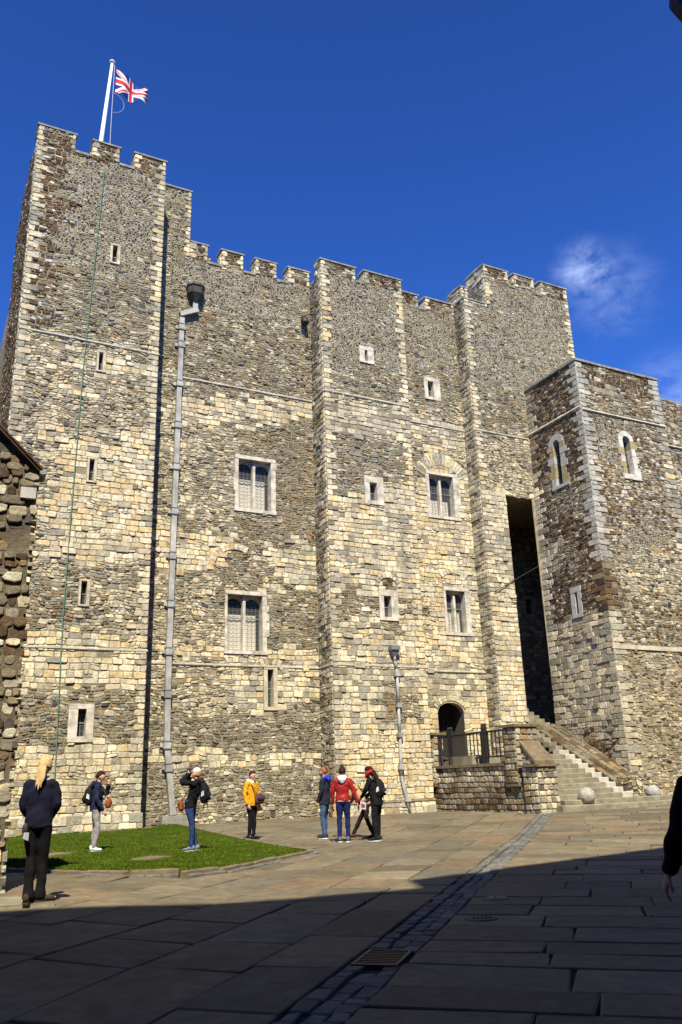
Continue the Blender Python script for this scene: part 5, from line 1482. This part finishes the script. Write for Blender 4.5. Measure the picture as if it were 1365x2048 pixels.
def person(loc, heading, label, look, H=1.66, group=None, name='person'):
    """look: dictionary of pose points (body at local origin, facing +y) and clothing"""
    p = empty(name, loc, -heading, label=label, cat='person', group=group)
    s = H/1.66; g = look.get
    def S(q): return V(q)*s
    lean = V(g('lean', (0, 0, 0)))
    pel = V(g('pelvis', (0, 0, .92))); ch = V(g('chest', (0, .0, 1.26)))+lean*.75; nk = V(g('neck', (0, -.005, 1.42)))+lean
    hd = V(g('head', (0, .03, 1.555)))+lean*1.15
    hup = V(g('head_up', hd-nk)).normalized(); hf = V(g('face', (0, 1, 0)))
    xr, yf, zu = frame_of(hup, hf)
    chx = V(g('chest_side', (1, 0, 0)))
    sh = {sx: V(g('sh%d' % sx, ch+chx*(sx*.165)+V((0, -.01, .10)))) for sx in (-1, 1)}
    el = {sx: V(g('el%d' % sx, sh[sx]+V((sx*.07, -.04, -.27)))) for sx in (-1, 1)}
    wr = {sx: V(g('wr%d' % sx, el[sx]+V((sx*.01, .07, -.23)))) for sx in (-1, 1)}
    hip = {sx: pel+V((sx*.085, 0, -.03)) for sx in (-1, 1)}
    kn = {sx: V(g('kn%d' % sx, (sx*.095, .03, .48))) for sx in (-1, 1)}
    an = {sx: V(g('an%d' % sx, (sx*.10, -.02, .085))) for sx in (-1, 1)}
    toe = {sx: V(g('toe%d' % sx, an[sx]+V((sx*.03, .15, -.05)))) for sx in (-1, 1)}
    # body: one continuous skin, head to ankles
    mb = MB()
    mid = lerp(pel, ch, .5)
    mb.sweep([pel+V((0, 0, -.06)), pel+V((0, 0, .04)), mid, ch, ch+(nk-ch)*.6, nk], [(.15, .105), (.145, .105), (.118, .09), (.14, .1), (.11, .075), (.055, .055)], side=chx, n=14)
    mb.sweep([ch+(nk-ch)*.5, nk, lerp(nk, hd, .5), hd], [.06, .052, .05, .055], n=10)
    for sx in (-1, 1):
        mb.sweep([ch+(sh[sx]-ch)*.3, sh[sx]], [.06, .058], n=8)
        limb(mb, sh[sx], el[sx], wr[sx], (.048, .037, .026))
        limb(mb, hip[sx]+V((0, 0, -.01)), kn[sx], an[sx], (.078, .05, .036))
        mb.sweep([an[sx]+V((0, 0, 0)), lerp(an[sx], toe[sx], .5)+V((0, 0, -.015)), toe[sx]], [(.038, .036), (.036, .03), (.03, .02)], n=8)
        hdv = V(g('hd%d' % sx, (wr[sx]-el[sx]).normalized()*1.0)); hb = V(g('hb%d' % sx, V((sx, .2, 0))))
        hand(mb, wr[sx]+hdv*.012, hdv, hb, g('curl', .7), g('handk', .95), thumb=sx*g('thumb', 1))
    T = head_mesh(mb, hd, (xr, yf, zu))
    mb.v = [tuple(V(q)*s) for q in mb.v]
    body = skin_obj(mb, 'body', g('skin', M_SKIN), p, .0085, 3)
    # face details
    for sx in (-1, 1):
        m2 = MB(); m2.ball((0, 0, 0), .0105, 8, 6); m2.v = [tuple(S(T((sx*.031+q[0], .084+q[1], .022+q[2])))) for q in m2.v]; m2.build('eye', M_IRON, p, local=True, smooth=True)
    m2 = MB(); m2.ball((0, 0, 0), (.024, .006, .006), 8, 6); m2.v = [tuple(S(T((q[0], .094+q[1], -.06+q[2])))) for q in m2.v]; m2.build('mouth', cloth((.35, .10, .09)), p, local=True, smooth=True)
    # trousers
    leg = g('leg', (.094, .062, .05)); flare = g('flare', 0)
    mb = MB()
    mb.sweep([pel+V((0, 0, -.07)), pel+V((0, 0, .0)), pel+V((0, 0, .1))], [(.162, .122), (.165, .122), (.148, .11)], side=chx, n=14, dome=.3)
    for sx in (-1, 1):
        a, b, c = hip[sx]+V((sx*-.003, 0, -.03)), kn[sx], an[sx]+V((0, 0, g('cuff', .0)))
        pts = [a, lerp(a, b, .4), lerp(a, b, .9), lerp(b, c, .15), lerp(b, c, .4), lerp(b, c, .75), c]
        k = leg; rr = [k[0], lerp(k[0], k[1], .35), k[1], k[1], lerp(k[1], k[2], .25)*1.04, k[2]*(1+flare*.4), k[2]*(1+flare)]
        mb.sweep(pts, rr, n=12, dome=.25)
    mb.v = [tuple(V(q)*s) for q in mb.v]
    skin_obj(mb, 'trousers', cloth(*g('trousers')), p)
    # jacket: torso shell with hem, and sleeves
    mb = MB(); hem = g('hem', .0); hb = V((0, 0, hem)); w = g('bulk', 1.0)
    mb.sweep([pel+hb+V((0, -.005, -.05)), pel+hb+V((0, 0, .04)), lerp(mid, pel, .2), mid, lerp(mid, ch, .55), ch+(nk-ch)*.08, ch+(nk-ch)*.5, ch+(nk-ch)*.82],
             [(.172*w, .130*w), (.17*w, .128*w), (.155*w, .118*w), (.15*w, .115*w), (.16*w, .12*w), (.165*w, .115*w), (.135, .095), (.075, .07)], side=chx, n=18, dome=.12)
    sr = g('sleeve', (.070, .056, .045))
    for sx in (-1, 1):
        mb.sweep([ch+(sh[sx]-ch)*.4, sh[sx]], [.078, .072], n=10)
        limb(mb, sh[sx], el[sx], lerp(el[sx], wr[sx], .97), sr)
    mb.v = [tuple(V(q)*s) for q in mb.v]
    skin_obj(mb, 'jacket', cloth(*g('jacket')), p)
    # collar or hood
    if g('hood'):
        mb = MB(); mb.sweep([nk+V((0, .055, -.035)), nk+V((-.07, .01, -.005)), nk+V((-.075, -.06, .01)), nk+V((0, -.105, .005)), nk+V((.075, -.06, .01)), nk+V((.07, .01, -.005)), nk+V((0.01, .056, -.035))],
                 [.03, .04, .048, .055, .048, .04, .03], side=(0, 0, 1), n=10)
        mb.sweep([nk+V((0, -.085, .03)), nk+V((0, -.13, -.04)), nk+V((0, -.12, -.11))], [(.09, .05), (.095, .055), (.05, .03)], n=12)
        mb.v = [tuple(V(q)*s) for q in mb.v]; skin_obj(mb, 'hood', cloth(*g('hood')), p)
    if g('hem_band'):
        mb = MB(); mb.sweep([pel+hb+V((0, -.005, -.075)), pel+hb+V((0, 0, -.035))], [(.168*w, .126*w), (.17*w, .128*w)], side=chx, n=18, dome=0); mb.v = [tuple(V(q)*s) for q in mb.v]; mb.build('shirt_hem', cloth(*g('hem_band')), p, local=True, smooth=True)
    # hair
    style = g('hair_style', 'short'); hm = cloth(*g('hair'))
    m2 = MB()
    def hs(x, y, z):
        if y > .15 and z < .42: return x*.8, y*.75, z*.9
        if z < -.35: return x*.82, y*.86, z
        return x, y, z
    m2.ball((0, -.012, .02), (.087, .105, .116), 24, 18, fn=hs)
    if style == 'ponytail':
        m2.sweep([(0, -.085, .0), (0, -.12, -.02), (0, -.13, -.06)], [.026, .03, .024], n=10)
        for i in range(9):
            dx = (i-4)*.008; ln = R_H.uniform(.85, 1.15); fx = (i-4)*.007+R_H.uniform(-.008, .008)
            m2.sweep([(dx, -.12, -.03), (dx*1.4, -.14-.006*(i % 3), -.09*ln), (dx*1.2+fx*.5, -.128-.005*(i % 2), -.18*ln), (fx, -.115, -.25*ln), (fx*1.2, -.108, -.30*ln)], [.011, .0135, .0125, .010, .004], n=7)
    if style == 'bun': m2.ball((0, -.055, .125), (.042, .045, .042), 12, 9)
    if style == 'highpony':
        m2.sweep([(0, -.08, .1), (0, -.13, .11), (0, -.165, .04), (0, -.16, -.07)], [.03, .036, .032, .012], n=10)
    if style == 'long':
        m2.sweep([(0, -.05, .06), (0, -.085, -.05), (0, -.1, -.17), (0, -.1, -.27)], [(.085, .07), (.092, .06), (.095, .045), (.07, .025)], n=14)
        for sx in (-1, 1): m2.sweep([(sx*.065, .01, .03), (sx*.078, .02, -.08), (sx*.075, .03, -.2)], [.03, .032, .018], n=9)
    if style == 'tail': m2.sweep([(0, -.1, -.03), (.0, -.135, -.06), (0, -.15, -.14)], [.024, .03, .012], n=9)
    mb = MB(); mb.add([S(T(q)) for q in m2.v], m2.f); skin_obj(mb, 'hair', hm, p, g('voxh', .010), 1)
    if g('headband'):
        m2 = MB(); m2.sweep([(.079, .045, -.05), (.088, -.01, -.02), (.06, -.09, -.03), (0, -.115, -.04), (-.06, -.09, -.03), (-.088, -.01, -.02), (-.079, .045, -.05), (-.02, .1, -.07), (.02, .1, -.07), (.079, .045, -.05)], [.036]*10, side=(0, 0, 1), n=8)
        mb = MB(); mb.add([S(T(q)) for q in m2.v], m2.f); mb.build('scarf', cloth(*g('headband')), p, local=True, smooth=True)
    # shoes
    sm_ = cloth(*g('shoes')); so_ = cloth(g('sole', (.7, .7, .68)))
    for sx in (-1, 1):
        a, t = an[sx], toe[sx]; f = V((t.x-a.x, t.y-a.y, 0)).normalized(); sd = V((f.y, -f.x, 0)); tilt = t.z-(a.z-.05)
        def shoe(mb, z0, z1, grow):
            prof = [(-.075, .030, .8), (-.05, .038, 1.0), (0, .040, .95), (.06, .043, .62), (.12, .046, .45), (.165, .036, .36), (.182, .018, .3)]
            vs = []
            for d_, hw, hz in prof:
                zz = max(0.0, (tilt+.0)*(d_+.07)/.25) if tilt > .01 else 0
                c_ = V((a.x, a.y, 0))+f*d_
                for q, zc in ((-1, z0), (1, z0), (1, z0+(z1-z0)*hz*.75), (.5, z0+(z1-z0)*hz), (-.5, z0+(z1-z0)*hz), (-1, z0+(z1-z0)*hz*.75)):
                    pt = c_+sd*(q*(hw+grow)); vs.append((pt.x, pt.y, zc+zz+min(0, a.z-.085)*0+g('lift%d' % sx, 0)))
            fs = [(i*6+k, i*6+(k+1) % 6, i*6+6+(k+1) % 6, i*6+6+k) for i in range(len(prof)-1) for k in range(6)]+[tuple(range(5, -1, -1)), tuple((len(prof)-1)*6+k for k in range(6))]
            mb.add([V(q)*s for q in vs], fs)
        mb = MB(); shoe(mb, .02, .125, 0); o = mb.build('shoe', sm_, p, local=True, smooth=True)
        mb = MB(); shoe(mb, 0, .028, .004); o2 = mb.build('sole', so_, o, local=True)
    return p, dict(pel=pel*s, ch=ch*s, nk=nk*s, sh=sh, el=el, wr={k: q*s for k, q in wr.items()}, s=s, hd=hd*s)
def place(px, py, z): x, y = on_ground(px, py, z); return (x, y, z)
def worn(p, name, label, cat, group=None):
    """a carried thing, standing on its own but set where its wearer is"""
    o = empty(name, tuple(p.location), p.rotation_euler.z, label=label, cat=cat, group=group); return o
def backpack(p, k, label, col, patch=(.55, .62, .6), tilt=0.0, group='backpacks carried by the visitors', dn=0.0):
    o = worn(p, 'backpack', label, 'backpack', group)
    c = k['ch']+V((0, -.20, -.10-dn)); m = cloth(col)
    mb = MB()
    for z, a, b, y in ((-.2, .12, .06, .02), (-.17, .15, .085, .0), (-.05, .16, .10, -.01), (.08, .15, .095, 0), (.17, .12, .075, .02), (.215, .06, .04, .03)): pass
    mb.sweep([c+V((0, .02+tilt*.2, -.2)), c+V((0, 0, -.12)), c+V((0, -.01, 0)), c+V((0, 0, .1)), c+V((0, .03, .2))], [(.12, .06), (.155, .095), (.155, .10), (.145, .09), (.10, .05)], n=16, dome=.3)
    bo = mb.build('bag', m, o, local=True, smooth=True)
    mb = MB(); mb.sweep([c+V((0, -.09, -.14)), c+V((0, -.11, -.06)), c+V((0, -.09, .0))], [(.11, .035), (.12, .045), (.10, .03)], n=14, dome=.3); mb.build('front_pocket', m, o, local=True, smooth=True)
    mb = MB(); mb.hexa([c+V(q) for q in ((-.055, -.150, -.10), (.045, -.150, -.10), (.045, -.152, -.06), (-.055, -.152, -.06), (-.055, -.165, -.10), (.045, -.165, -.10), (.045, -.16, -.06), (-.055, -.16, -.06))]); mb.build('pale_patch', cloth(patch), o, local=True)
    for sx in (-1, 1):
        mb = MB(); mb.hexa([c+V((sx*.158, -.04, -.05)), c+V((sx*.17, -.04, -.05)), c+V((sx*.17, .03, -.08)), c+V((sx*.158, .03, -.08)), c+V((sx*.158, -.03, .05)), c+V((sx*.168, -.03, .05)), c+V((sx*.168, .02, .02)), c+V((sx*.158, .02, .02))]); mb.build('pale_patch', cloth(patch), o, local=True)
        mb = MB(); q = k['ch']
        mb.sweep([c+V((sx*.09, .05, .17)), q+V((sx*.10, -.06, .155)), q+V((sx*.115, .06, .12)), q+V((sx*.125, .118, .0)), q+V((sx*.14, .09, -.12)), c+V((sx*.13, .06, -.14))], [(.022, .008)]*6, side=(1, 0, 0), n=8); mb.build('strap', m, o, local=True, smooth=True)
        mb = MB(); mb.sweep([c+V((sx*.12, -.02, -.16)), c+V((sx*.13, -.03, -.26)), c+V((sx*.125, -.02, -.34))], [.009, .008, .006], n=6); mb.build('loose_strap', m, o, local=True)
    return o
def handbag(p, c, size, col, name, label, cat, strap_to=None, patch=None):
    o = worn(p, name, label, cat); c = V(c); w, d, h = size; m = cloth(col, .6)
    mb = MB(); mb.sweep([c+V((0, 0, -h)), c+V((0, 0, -h*.6)), c+V((0, 0, h*.3)), c+V((0, 0, h))], [(w*.85, d*.8), (w, d), (w*.95, d*.9), (w*.7, d*.45)], n=14, dome=.25); mb.build('bag', m, o, local=True, smooth=True)
    mb = MB(); mb.sweep([c+V((0, d*.55, h*.9)), c+V((0, d*1.02, h*.2)), c+V((0, d*1.08, -h*.25))], [(w*.75, d*.25), (w*.85, d*.2), (w*.75, d*.12)], n=10, dome=.2); mb.build('flap', m, o, local=True, smooth=True)
    if strap_to:
        mb = MB(); pts = [c+V((w*.6, 0, h*.9))]+[V(q) for q in strap_to]+[c+V((-w*.6, 0, h*.9))]; mb.sweep(pts, [(.014, .006)]*len(pts), n=6); mb.build('strap', m, o, local=True)
    return o
def carrier(p, c, label, w=.10, h=.15, col=(.50, .33, .15)):
    o = worn(p, 'paper_bag', label, 'carrier bag'); c = V(c); mb = MB()
    vs = []
    for z, k in ((-h*2, 1.0), (-h, 1.03), (-.02, .9), (0, .7)): vs += [c+V((-w*k, -.045*k, z)), c+V((w*k, -.05*k, z)), c+V((w*k, .045*k, z)), c+V((-w*k, .05*k, z))]
    mb.add(vs, [(r*4+q, r*4+(q+1) % 4, r*4+4+(q+1) % 4, r*4+4+q) for r in range(3) for q in range(4)]+[(3, 2, 1, 0)]); mb.build('bag', cloth(col, .75), o, local=True)
    for y in (-.03, .03):
        mb = MB(); mb.sweep([c+V((-w*.4, y, 0)), c+V((-w*.25, y*.3, .09)), c+V((w*.25, y*.3, .09)), c+V((w*.4, y, 0))], [.006]*4, n=6); mb.build('handle', cloth(col, .75), o, local=True)
    return o
NAVY, BLACK, JEAN, JEAN2 = (.010, .011, .026), (.0075, .0075, .009), (.020, .04, .115), (.045, .085, .16)
SNEAK_W, GREYC = (.62, .62, .60), (.27, .25, .245)
# the woman by the ruined wall, seen from behind
zt = .165
p, k = person(place(66, 1806, zt), rad(-14), 'blonde woman with ponytail in navy jumper, seen from behind beside the left wall',
    dict(trousers=((.0055, .0055, .006),), jacket=((.0075, .008, .02),), sleeve=(.062, .052, .044), hair=((.47, .33, .15),), hair_style='ponytail', voxh=.006, shoes=((.05, .03, .022),), sole=(.05, .04, .03), flare=.5, leg=(.088, .06, .05), cuff=-.03,
         hood=None, hem=-.02, bulk=.98, head=(.02, .05, 1.555), face=(.12, 1, 0), **{'sh1': (.15, -.01, 1.36), 'sh-1': (-.15, -.01, 1.36), 'el1': (.215, -.01, 1.10), 'wr1': (.12, .15, .95), 'el-1': (-.205, -.01, 1.10), 'wr-1': (-.10, .15, .95), 'an1': (.07, .04, .085), 'an-1': (-.06, -.03, .085), 'toe1': (.24, .10, .035), 'toe-1': (-.02, .13, .035), 'kn1': (.075, .05, .48), 'kn-1': (-.06, .02, .48)}), H=1.59)
mb = MB(); mb.sweep([(0, .055, 1.40), (-.065, .0, 1.425), (0, -.06, 1.445), (.065, .0, 1.425), (.01, .055, 1.40)], [.024]*5, side=(0, 0, 1), n=8); mb.v = [tuple(V(q)*.97) for q in mb.v]; mb.build('collar', cloth((.55, .58, .68)), p, local=True, smooth=True)
rd = worn(p, 'key_bunch', 'small bunch of keys hanging at the blonde woman\'s hip', 'keys')
mb = MB(); mb.ball((-.13, -.125, .80), (.035, .03, .075), 10, 8); mb.build('pouch', M_IRON, rd, local=True, smooth=True)
for i in range(3):
    mb = MB(); mb.sweep([(-.13+i*.018, -.15, .765), (-.135+i*.02, -.16, .70-.01*i)], [(.011, .003)]*2, n=6); mb.build('key', plain('steel_key', (.6, .6, .62), .3, .5, .6) if i == 0 else bpy.data.materials['steel_key'], rd, local=True)
# hooded visitor with backpack on the lawn
zl = lz(-5.6, 19.3)
p, k = person(place(188, 1703, zl), rad(78), 'visitor in dark beanie, navy hooded jacket and pale trousers standing on the lawn',
    dict(trousers=(GREYC,), jacket=((.016, .018, .045),), hair=((.03, .014, .013),), hair_style='short', hood=((.016, .018, .05),), shoes=(SNEAK_W,), leg=(.098, .068, .056), lean=(0, .03, 0), bulk=1.05, hem=-.03,
         **{'el-1': (-.2, .20, 1.17), 'wr-1': (-.06, .24, 1.40), 'hd-1': (.15, -.1, 1), 'el1': (.23, .02, 1.08), 'wr1': (.2, .16, .86), 'kn1': (.09, .06, .48), 'kn-1': (-.09, .0, .48), 'an1': (.09, 0, .085), 'an-1': (-.1, -.03, .085)}), H=1.70)
backpack(p, k, 'black backpack with pale patches on the visitor in the beanie', (.012, .014, .016))
handbag(p, (-.04, .26, 1.02), (.10, .07, .10), (.23, .07, .022), 'shoulder_bag', 'tan brown bag held in front of the visitor in the beanie', 'bag', [(.1, .12, 1.35), (-.1, -.1, 1.38)])
# woman photographing the keep
p, k = person(place(385, 1702, zl), rad(-82), 'woman in black jacket and jeans leaning back with a camera raised to her face',
    dict(trousers=(JEAN,), jacket=(BLACK,), hair=((.40, .24, .10),), hair_style='tail', hood=((.03, .012, .022),), shoes=((.16, .18, .2),), leg=(.092, .060, .048), lean=(0, -.07, 0), bulk=1.0, hem=-.01,
         head_up=(0, -.45, 1), face=(0, 1, .45), curl=1.0, thumb=-1,
         **{'pelvis': (0, .06, .92), 'el1': (.22, .21, 1.40), 'wr1': (.07, .08, 1.56), 'el-1': (-.22, .22, 1.38), 'wr-1': (-.07, .10, 1.56), 'hd1': (-.5, -.05, .8), 'hd-1': (.5, -.05, .8), 'kn1': (.09, .04, .48), 'kn-1': (-.09, -.02, .48), 'an1': (.08, -.06, .085), 'an-1': (-.09, -.0, .085)}), H=1.68)
backpack(p, k, 'black backpack with a pale badge on the woman holding a camera', (.010, .010, .012), patch=(.35, .5, .5))
handbag(p, (-.12, .23, .93), (.08, .06, .11), (.20, .06, .025), 'shoulder_bag', 'small rust brown bag at the hip of the woman holding a camera', 'bag', [(.05, .06, 1.36), (.02, -.12, 1.36)])
cmr = worn(p, 'camera', 'small black camera raised by the woman in jeans on the lawn', 'camera')
mb = MB(); mb.hexa([V(q) for q in ((-.065, .065, 1.60), (.065, .065, 1.60), (.065, .105, 1.62), (-.065, .105, 1.62), (-.065, .04, 1.68), (.065, .04, 1.68), (.065, .085, 1.70), (-.065, .085, 1.70))]); cb = mb.build('camera_body', M_IRON, cmr, local=True)
mb = MB(); mb.sweep([(0, .08, 1.655), (0, .145, 1.685)], [.033, .03], n=12, dome=0); mb.build('lens', M_IRON, cmr, local=True, smooth=True)
mb = MB(); mb.sweep([k['nk']+V((0, .06, -.07)), k['nk']+V((-.05, .09, -.04)), k['nk']+V((.05, .10, .02))], [.035, .05, .04], n=9); mb.build('scarf', cloth((.58, .52, .42)), p, local=True, smooth=True)
m2 = MB(); m2.ball(tuple(k['hd']+V((0, -.02, .045))), (.085, .100, .092), 18, 12); m2.build('knitted_hat', cloth((.62, .56, .46)), p, local=True, smooth=True)
# woman in the yellow coat
z0 = gz(-2.6, 22.9)
p, k = person(place(504, 1679, z0), rad(128), 'smiling woman in a mustard yellow coat facing the camera by the lawn corner',
    dict(trousers=(BLACK,), jacket=((.62, .29, .012),), hair=((.05, .022, .014),), hair_style='short', hood=((.70, .72, .70),), shoes=((.012, .012, .012),), sole=(.02, .02, .02), leg=(.088, .058, .046), hem=-.05, bulk=.98, face=(-.15, 1, .05),
         **{'el1': (.235, -.03, 1.09), 'wr1': (.20, .06, .86), 'el-1': (-.22, .0, 1.10), 'wr-1': (-.20, .06, .88), 'kn1': (.07, .02, .48), 'kn-1': (-.07, .02, .48), 'an1': (.07, -.02, .085), 'an-1': (-.07, .0, .085)}), H=1.68)
handbag(p, (-.06, .22, .99), (.16, .075, .115), (.075, .032, .036), 'shoulder_bag', 'large plum brown shoulder bag worn in front of the yellow coat', 'bag', [(.1, .10, 1.34), (.12, -.08, 1.38), (-.1, -.1, 1.2)])
carrier(p, (-.30, -.03, .93), 'tan paper carrier bag behind the woman in the yellow coat', w=.09, h=.12)
# the group of four
z0 = gz(-.5, 22)
p, k = person(place(652, 1677, z0), rad(-70), 'woman in dark padded jacket with blue hood, left of the group',
    dict(trousers=(JEAN2,), jacket=((.016, .019, .03),), hair=((.23, .11, .045),), hair_style='highpony', hood=((.02, .035, .36),), shoes=((.03, .035, .06),), leg=(.094, .066, .058), bulk=1.06, hem=-.08, face=(.1, 1, .02),
         **{'el1': (.24, .0, 1.09), 'wr1': (.2, .13, .88), 'el-1': (-.23, .0, 1.09), 'wr-1': (-.21, .10, .88), 'an1': (.08, .05, .085), 'kn1': (.09, .05, .48)}), H=1.70)
carrier(p, (.30, -.18, .80), 'tan paper carrier bag between the dark jacket and the red jacket', w=.075, h=.15)
p, k = person(place(689, 1684, z0), rad(2), 'woman in a red leather jacket with white hood and hair bun, seen from behind',
    dict(trousers=((.012, .016, .075),), jacket=((.27, .018, .018), .45), hair=((.035, .016, .013),), hair_style='bun', hood=((.68, .70, .74),), shoes=((.10, .11, .12),), leg=(.098, .062, .05), bulk=1.04, hem=.03, hem_band=((.65, .62, .6),), skin=M_SKIN,
         **{'el1': (.27, -.03, 1.10), 'wr1': (.33, .0, .87), 'el-1': (-.25, -.02, 1.10), 'wr-1': (-.24, .05, .87)}), H=1.68)
GLV = cloth((.018, .014, .016))
for sx in (-1, 1):
    m2 = MB(); q = V(((.345 if sx > 0 else -.243), (.005 if sx > 0 else .06), .84)); hand(m2, q, (.25 if sx > 0 else -.02, .05, -1), (sx, .2, 0), .5, 1.08, thumb=sx); m2.v = [tuple(V(v)*1.012) for v in m2.v]; m2.build('glove', GLV, p, local=True, smooth=True)
p, k = person(place(730, 1676, z0), rad(-72), 'woman in a tan top bending forward with one leg stretched out behind the black coat',
    dict(trousers=((.022, .012, .010),), jacket=((.40, .25, .12),), hair=((.055, .026, .02),), hair_style='tail', shoes=((.11, .045, .03),), sole=(.08, .05, .04), leg=(.09, .06, .046), bulk=.95, hem=.0, lean=(0, .24, -.10), face=(0, .8, -.6), head_up=(0, .55, .8),
         **{'pelvis': (0, -.08, .86), 'chest': (0, .02, 1.20), 'neck': (0, .06, 1.36), 'head': (0, .14, 1.46), 'el1': (.2, .30, 1.02), 'wr1': (.1, .40, .84), 'el-1': (-.2, .30, 1.02), 'wr-1': (-.08, .40, .84), 'kn1': (.09, .12, .47), 'an1': (.10, .34, .085), 'toe1': (.10, .50, .05), 'kn-1': (-.09, -.10, .46), 'an-1': (-.09, -.26, .085), 'toe-1': (-.09, -.10, .035)}), H=1.62)
handbag(p, (.19, .13, .98), (.15, .09, .17), (.012, .010, .012), 'shoulder_bag', 'black bag hanging beside the woman in the tan top', 'bag', [(.1, .16, 1.27), (.0, .05, 1.3)])
p, k = person(place(757, 1682, z0), rad(-64), 'person in black coat and red scarf looking down, right of the group',
    dict(trousers=((.009, .009, .010),), jacket=(BLACK,), hair=((.022, .010, .010),), hair_style='long', headband=((.60, .02, .015),), shoes=((.02, .02, .022),), sole=(.6, .66, .62), leg=(.10, .070, .056), bulk=1.1, hem=-.10, lean=(0, .12, -.03), face=(0, .75, -.65), head_up=(0, .5, .85),
         **{'el1': (.22, .16, 1.10), 'wr1': (.12, .34, .95), 'el-1': (-.22, .16, 1.12), 'wr-1': (-.1, .34, .96), 'an1': (.1, .04, .085), 'an-1': (-.1, .0, .085), 'toe1': (.12, .22, .035)}), H=1.70)
backpack(p, k, 'black backpack with a pale label on the person in the black coat', (.012, .013, .016), patch=(.6, .64, .66))
lf = worn(p, 'leaflet', 'small printed leaflet held by the person in the black coat', 'leaflet')
mb = MB(); c = V((-.12, .30, .80)); mb.hexa([c+V(q) for q in ((-.02, -.075, -.10), (-.012, -.075, -.10), (-.012, .075, -.07), (-.02, .075, -.07), (-.02, -.09, .06), (-.012, -.09, .06), (-.012, .06, .09), (-.02, .06, .09))]); mb.build('page', cloth((.55, .50, .50)), lf, local=True)
mb = MB(); mb.hexa([c+V(q) for q in ((-.024, -.045, -.06), (-.0205, -.045, -.06), (-.0205, .045, -.04), (-.024, .045, -.04), (-.024, -.055, .02), (-.0205, -.055, .02), (-.0205, .035, .04), (-.024, .035, .04))]); mb.build('printed_picture', cloth((.22, .06, .09)), lf, local=True)
# dark figure cut by the right edge of the picture
r_ = ray(1330, 1742); t = 5.5/r_[1]; hp = CV+r_*t
ph = rad(-8); loc = (float(hp[0])+.40, float(hp[1])+.06, 0.0)
p, k = person(loc, ph, 'dark sleeve and hand of a person in black cut off by the right edge',
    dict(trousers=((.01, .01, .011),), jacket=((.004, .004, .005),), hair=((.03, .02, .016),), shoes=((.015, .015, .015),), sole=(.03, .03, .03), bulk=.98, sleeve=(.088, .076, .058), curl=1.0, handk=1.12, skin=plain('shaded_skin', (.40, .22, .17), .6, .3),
         **{'el-1': (-.30, -.03, 1.08), 'wr-1': (-.385, .02, .83)}), H=1.57)
# visitor on the roof walk, only the head shows in a gap of the battlements
u_, z_ = on_front(419, 516, -.95)
q = LW(u_, -.95, z_-1.70); p, k = person((float(q[0]), float(q[1]), float(q[2])), rad(150), 'red-haired head showing over the battlements next to the left tower',
    dict(trousers=(JEAN,), jacket=((.12, .02, .02),), hair=((.10, .025, .015),), shoes=((.03, .03, .03),)), H=1.66)

# bake the skin surfaces
for o, vx, sm in TO_REMESH:
    m = o.modifiers.new('r', 'REMESH'); m.mode = 'VOXEL'; m.voxel_size = vx; m.use_smooth_shade = True
    m = o.modifiers.new('s', 'SMOOTH'); m.factor = .5; m.iterations = sm
bpy.context.view_layer.update()
dg = bpy.context.evaluated_depsgraph_get()
for o, vx, sm in TO_REMESH:
    me = bpy.data.meshes.new_from_object(o.evaluated_get(dg)); mt = o.data.materials[0]; o.modifiers.clear(); o.data = me
    if not me.materials: me.materials.append(mt)
    me.polygons.foreach_set('use_smooth', [True]*len(me.polygons))
    if o.name.split('.')[0] in ('jacket', 'trousers'):      # folds in the cloth
        k = len(me.vertices); co = np.empty(k*3, np.float32); no = np.empty(k*3, np.float32)
        me.vertices.foreach_get('co', co); me.vertices.foreach_get('normal', no); co = co.reshape(-1, 3); no = no.reshape(-1, 3)
        ph = sum(map(ord, o.name)) % 97; a = .0075 if o.name.startswith('jacket') else .0055
        x, y, z = co[:, 0], co[:, 1], co[:, 2]
        d = np.sin(26*z+9*x+6*np.sin(7*y+ph)+ph)*.6+np.sin(17*z-21*x+13*y+ph*1.7)*.5+np.sin(48*z+30*y-22*x+ph)*.3
        co = co+no*(a*d)[:, None]; me.vertices.foreach_set('co', co.ravel()); me.update()
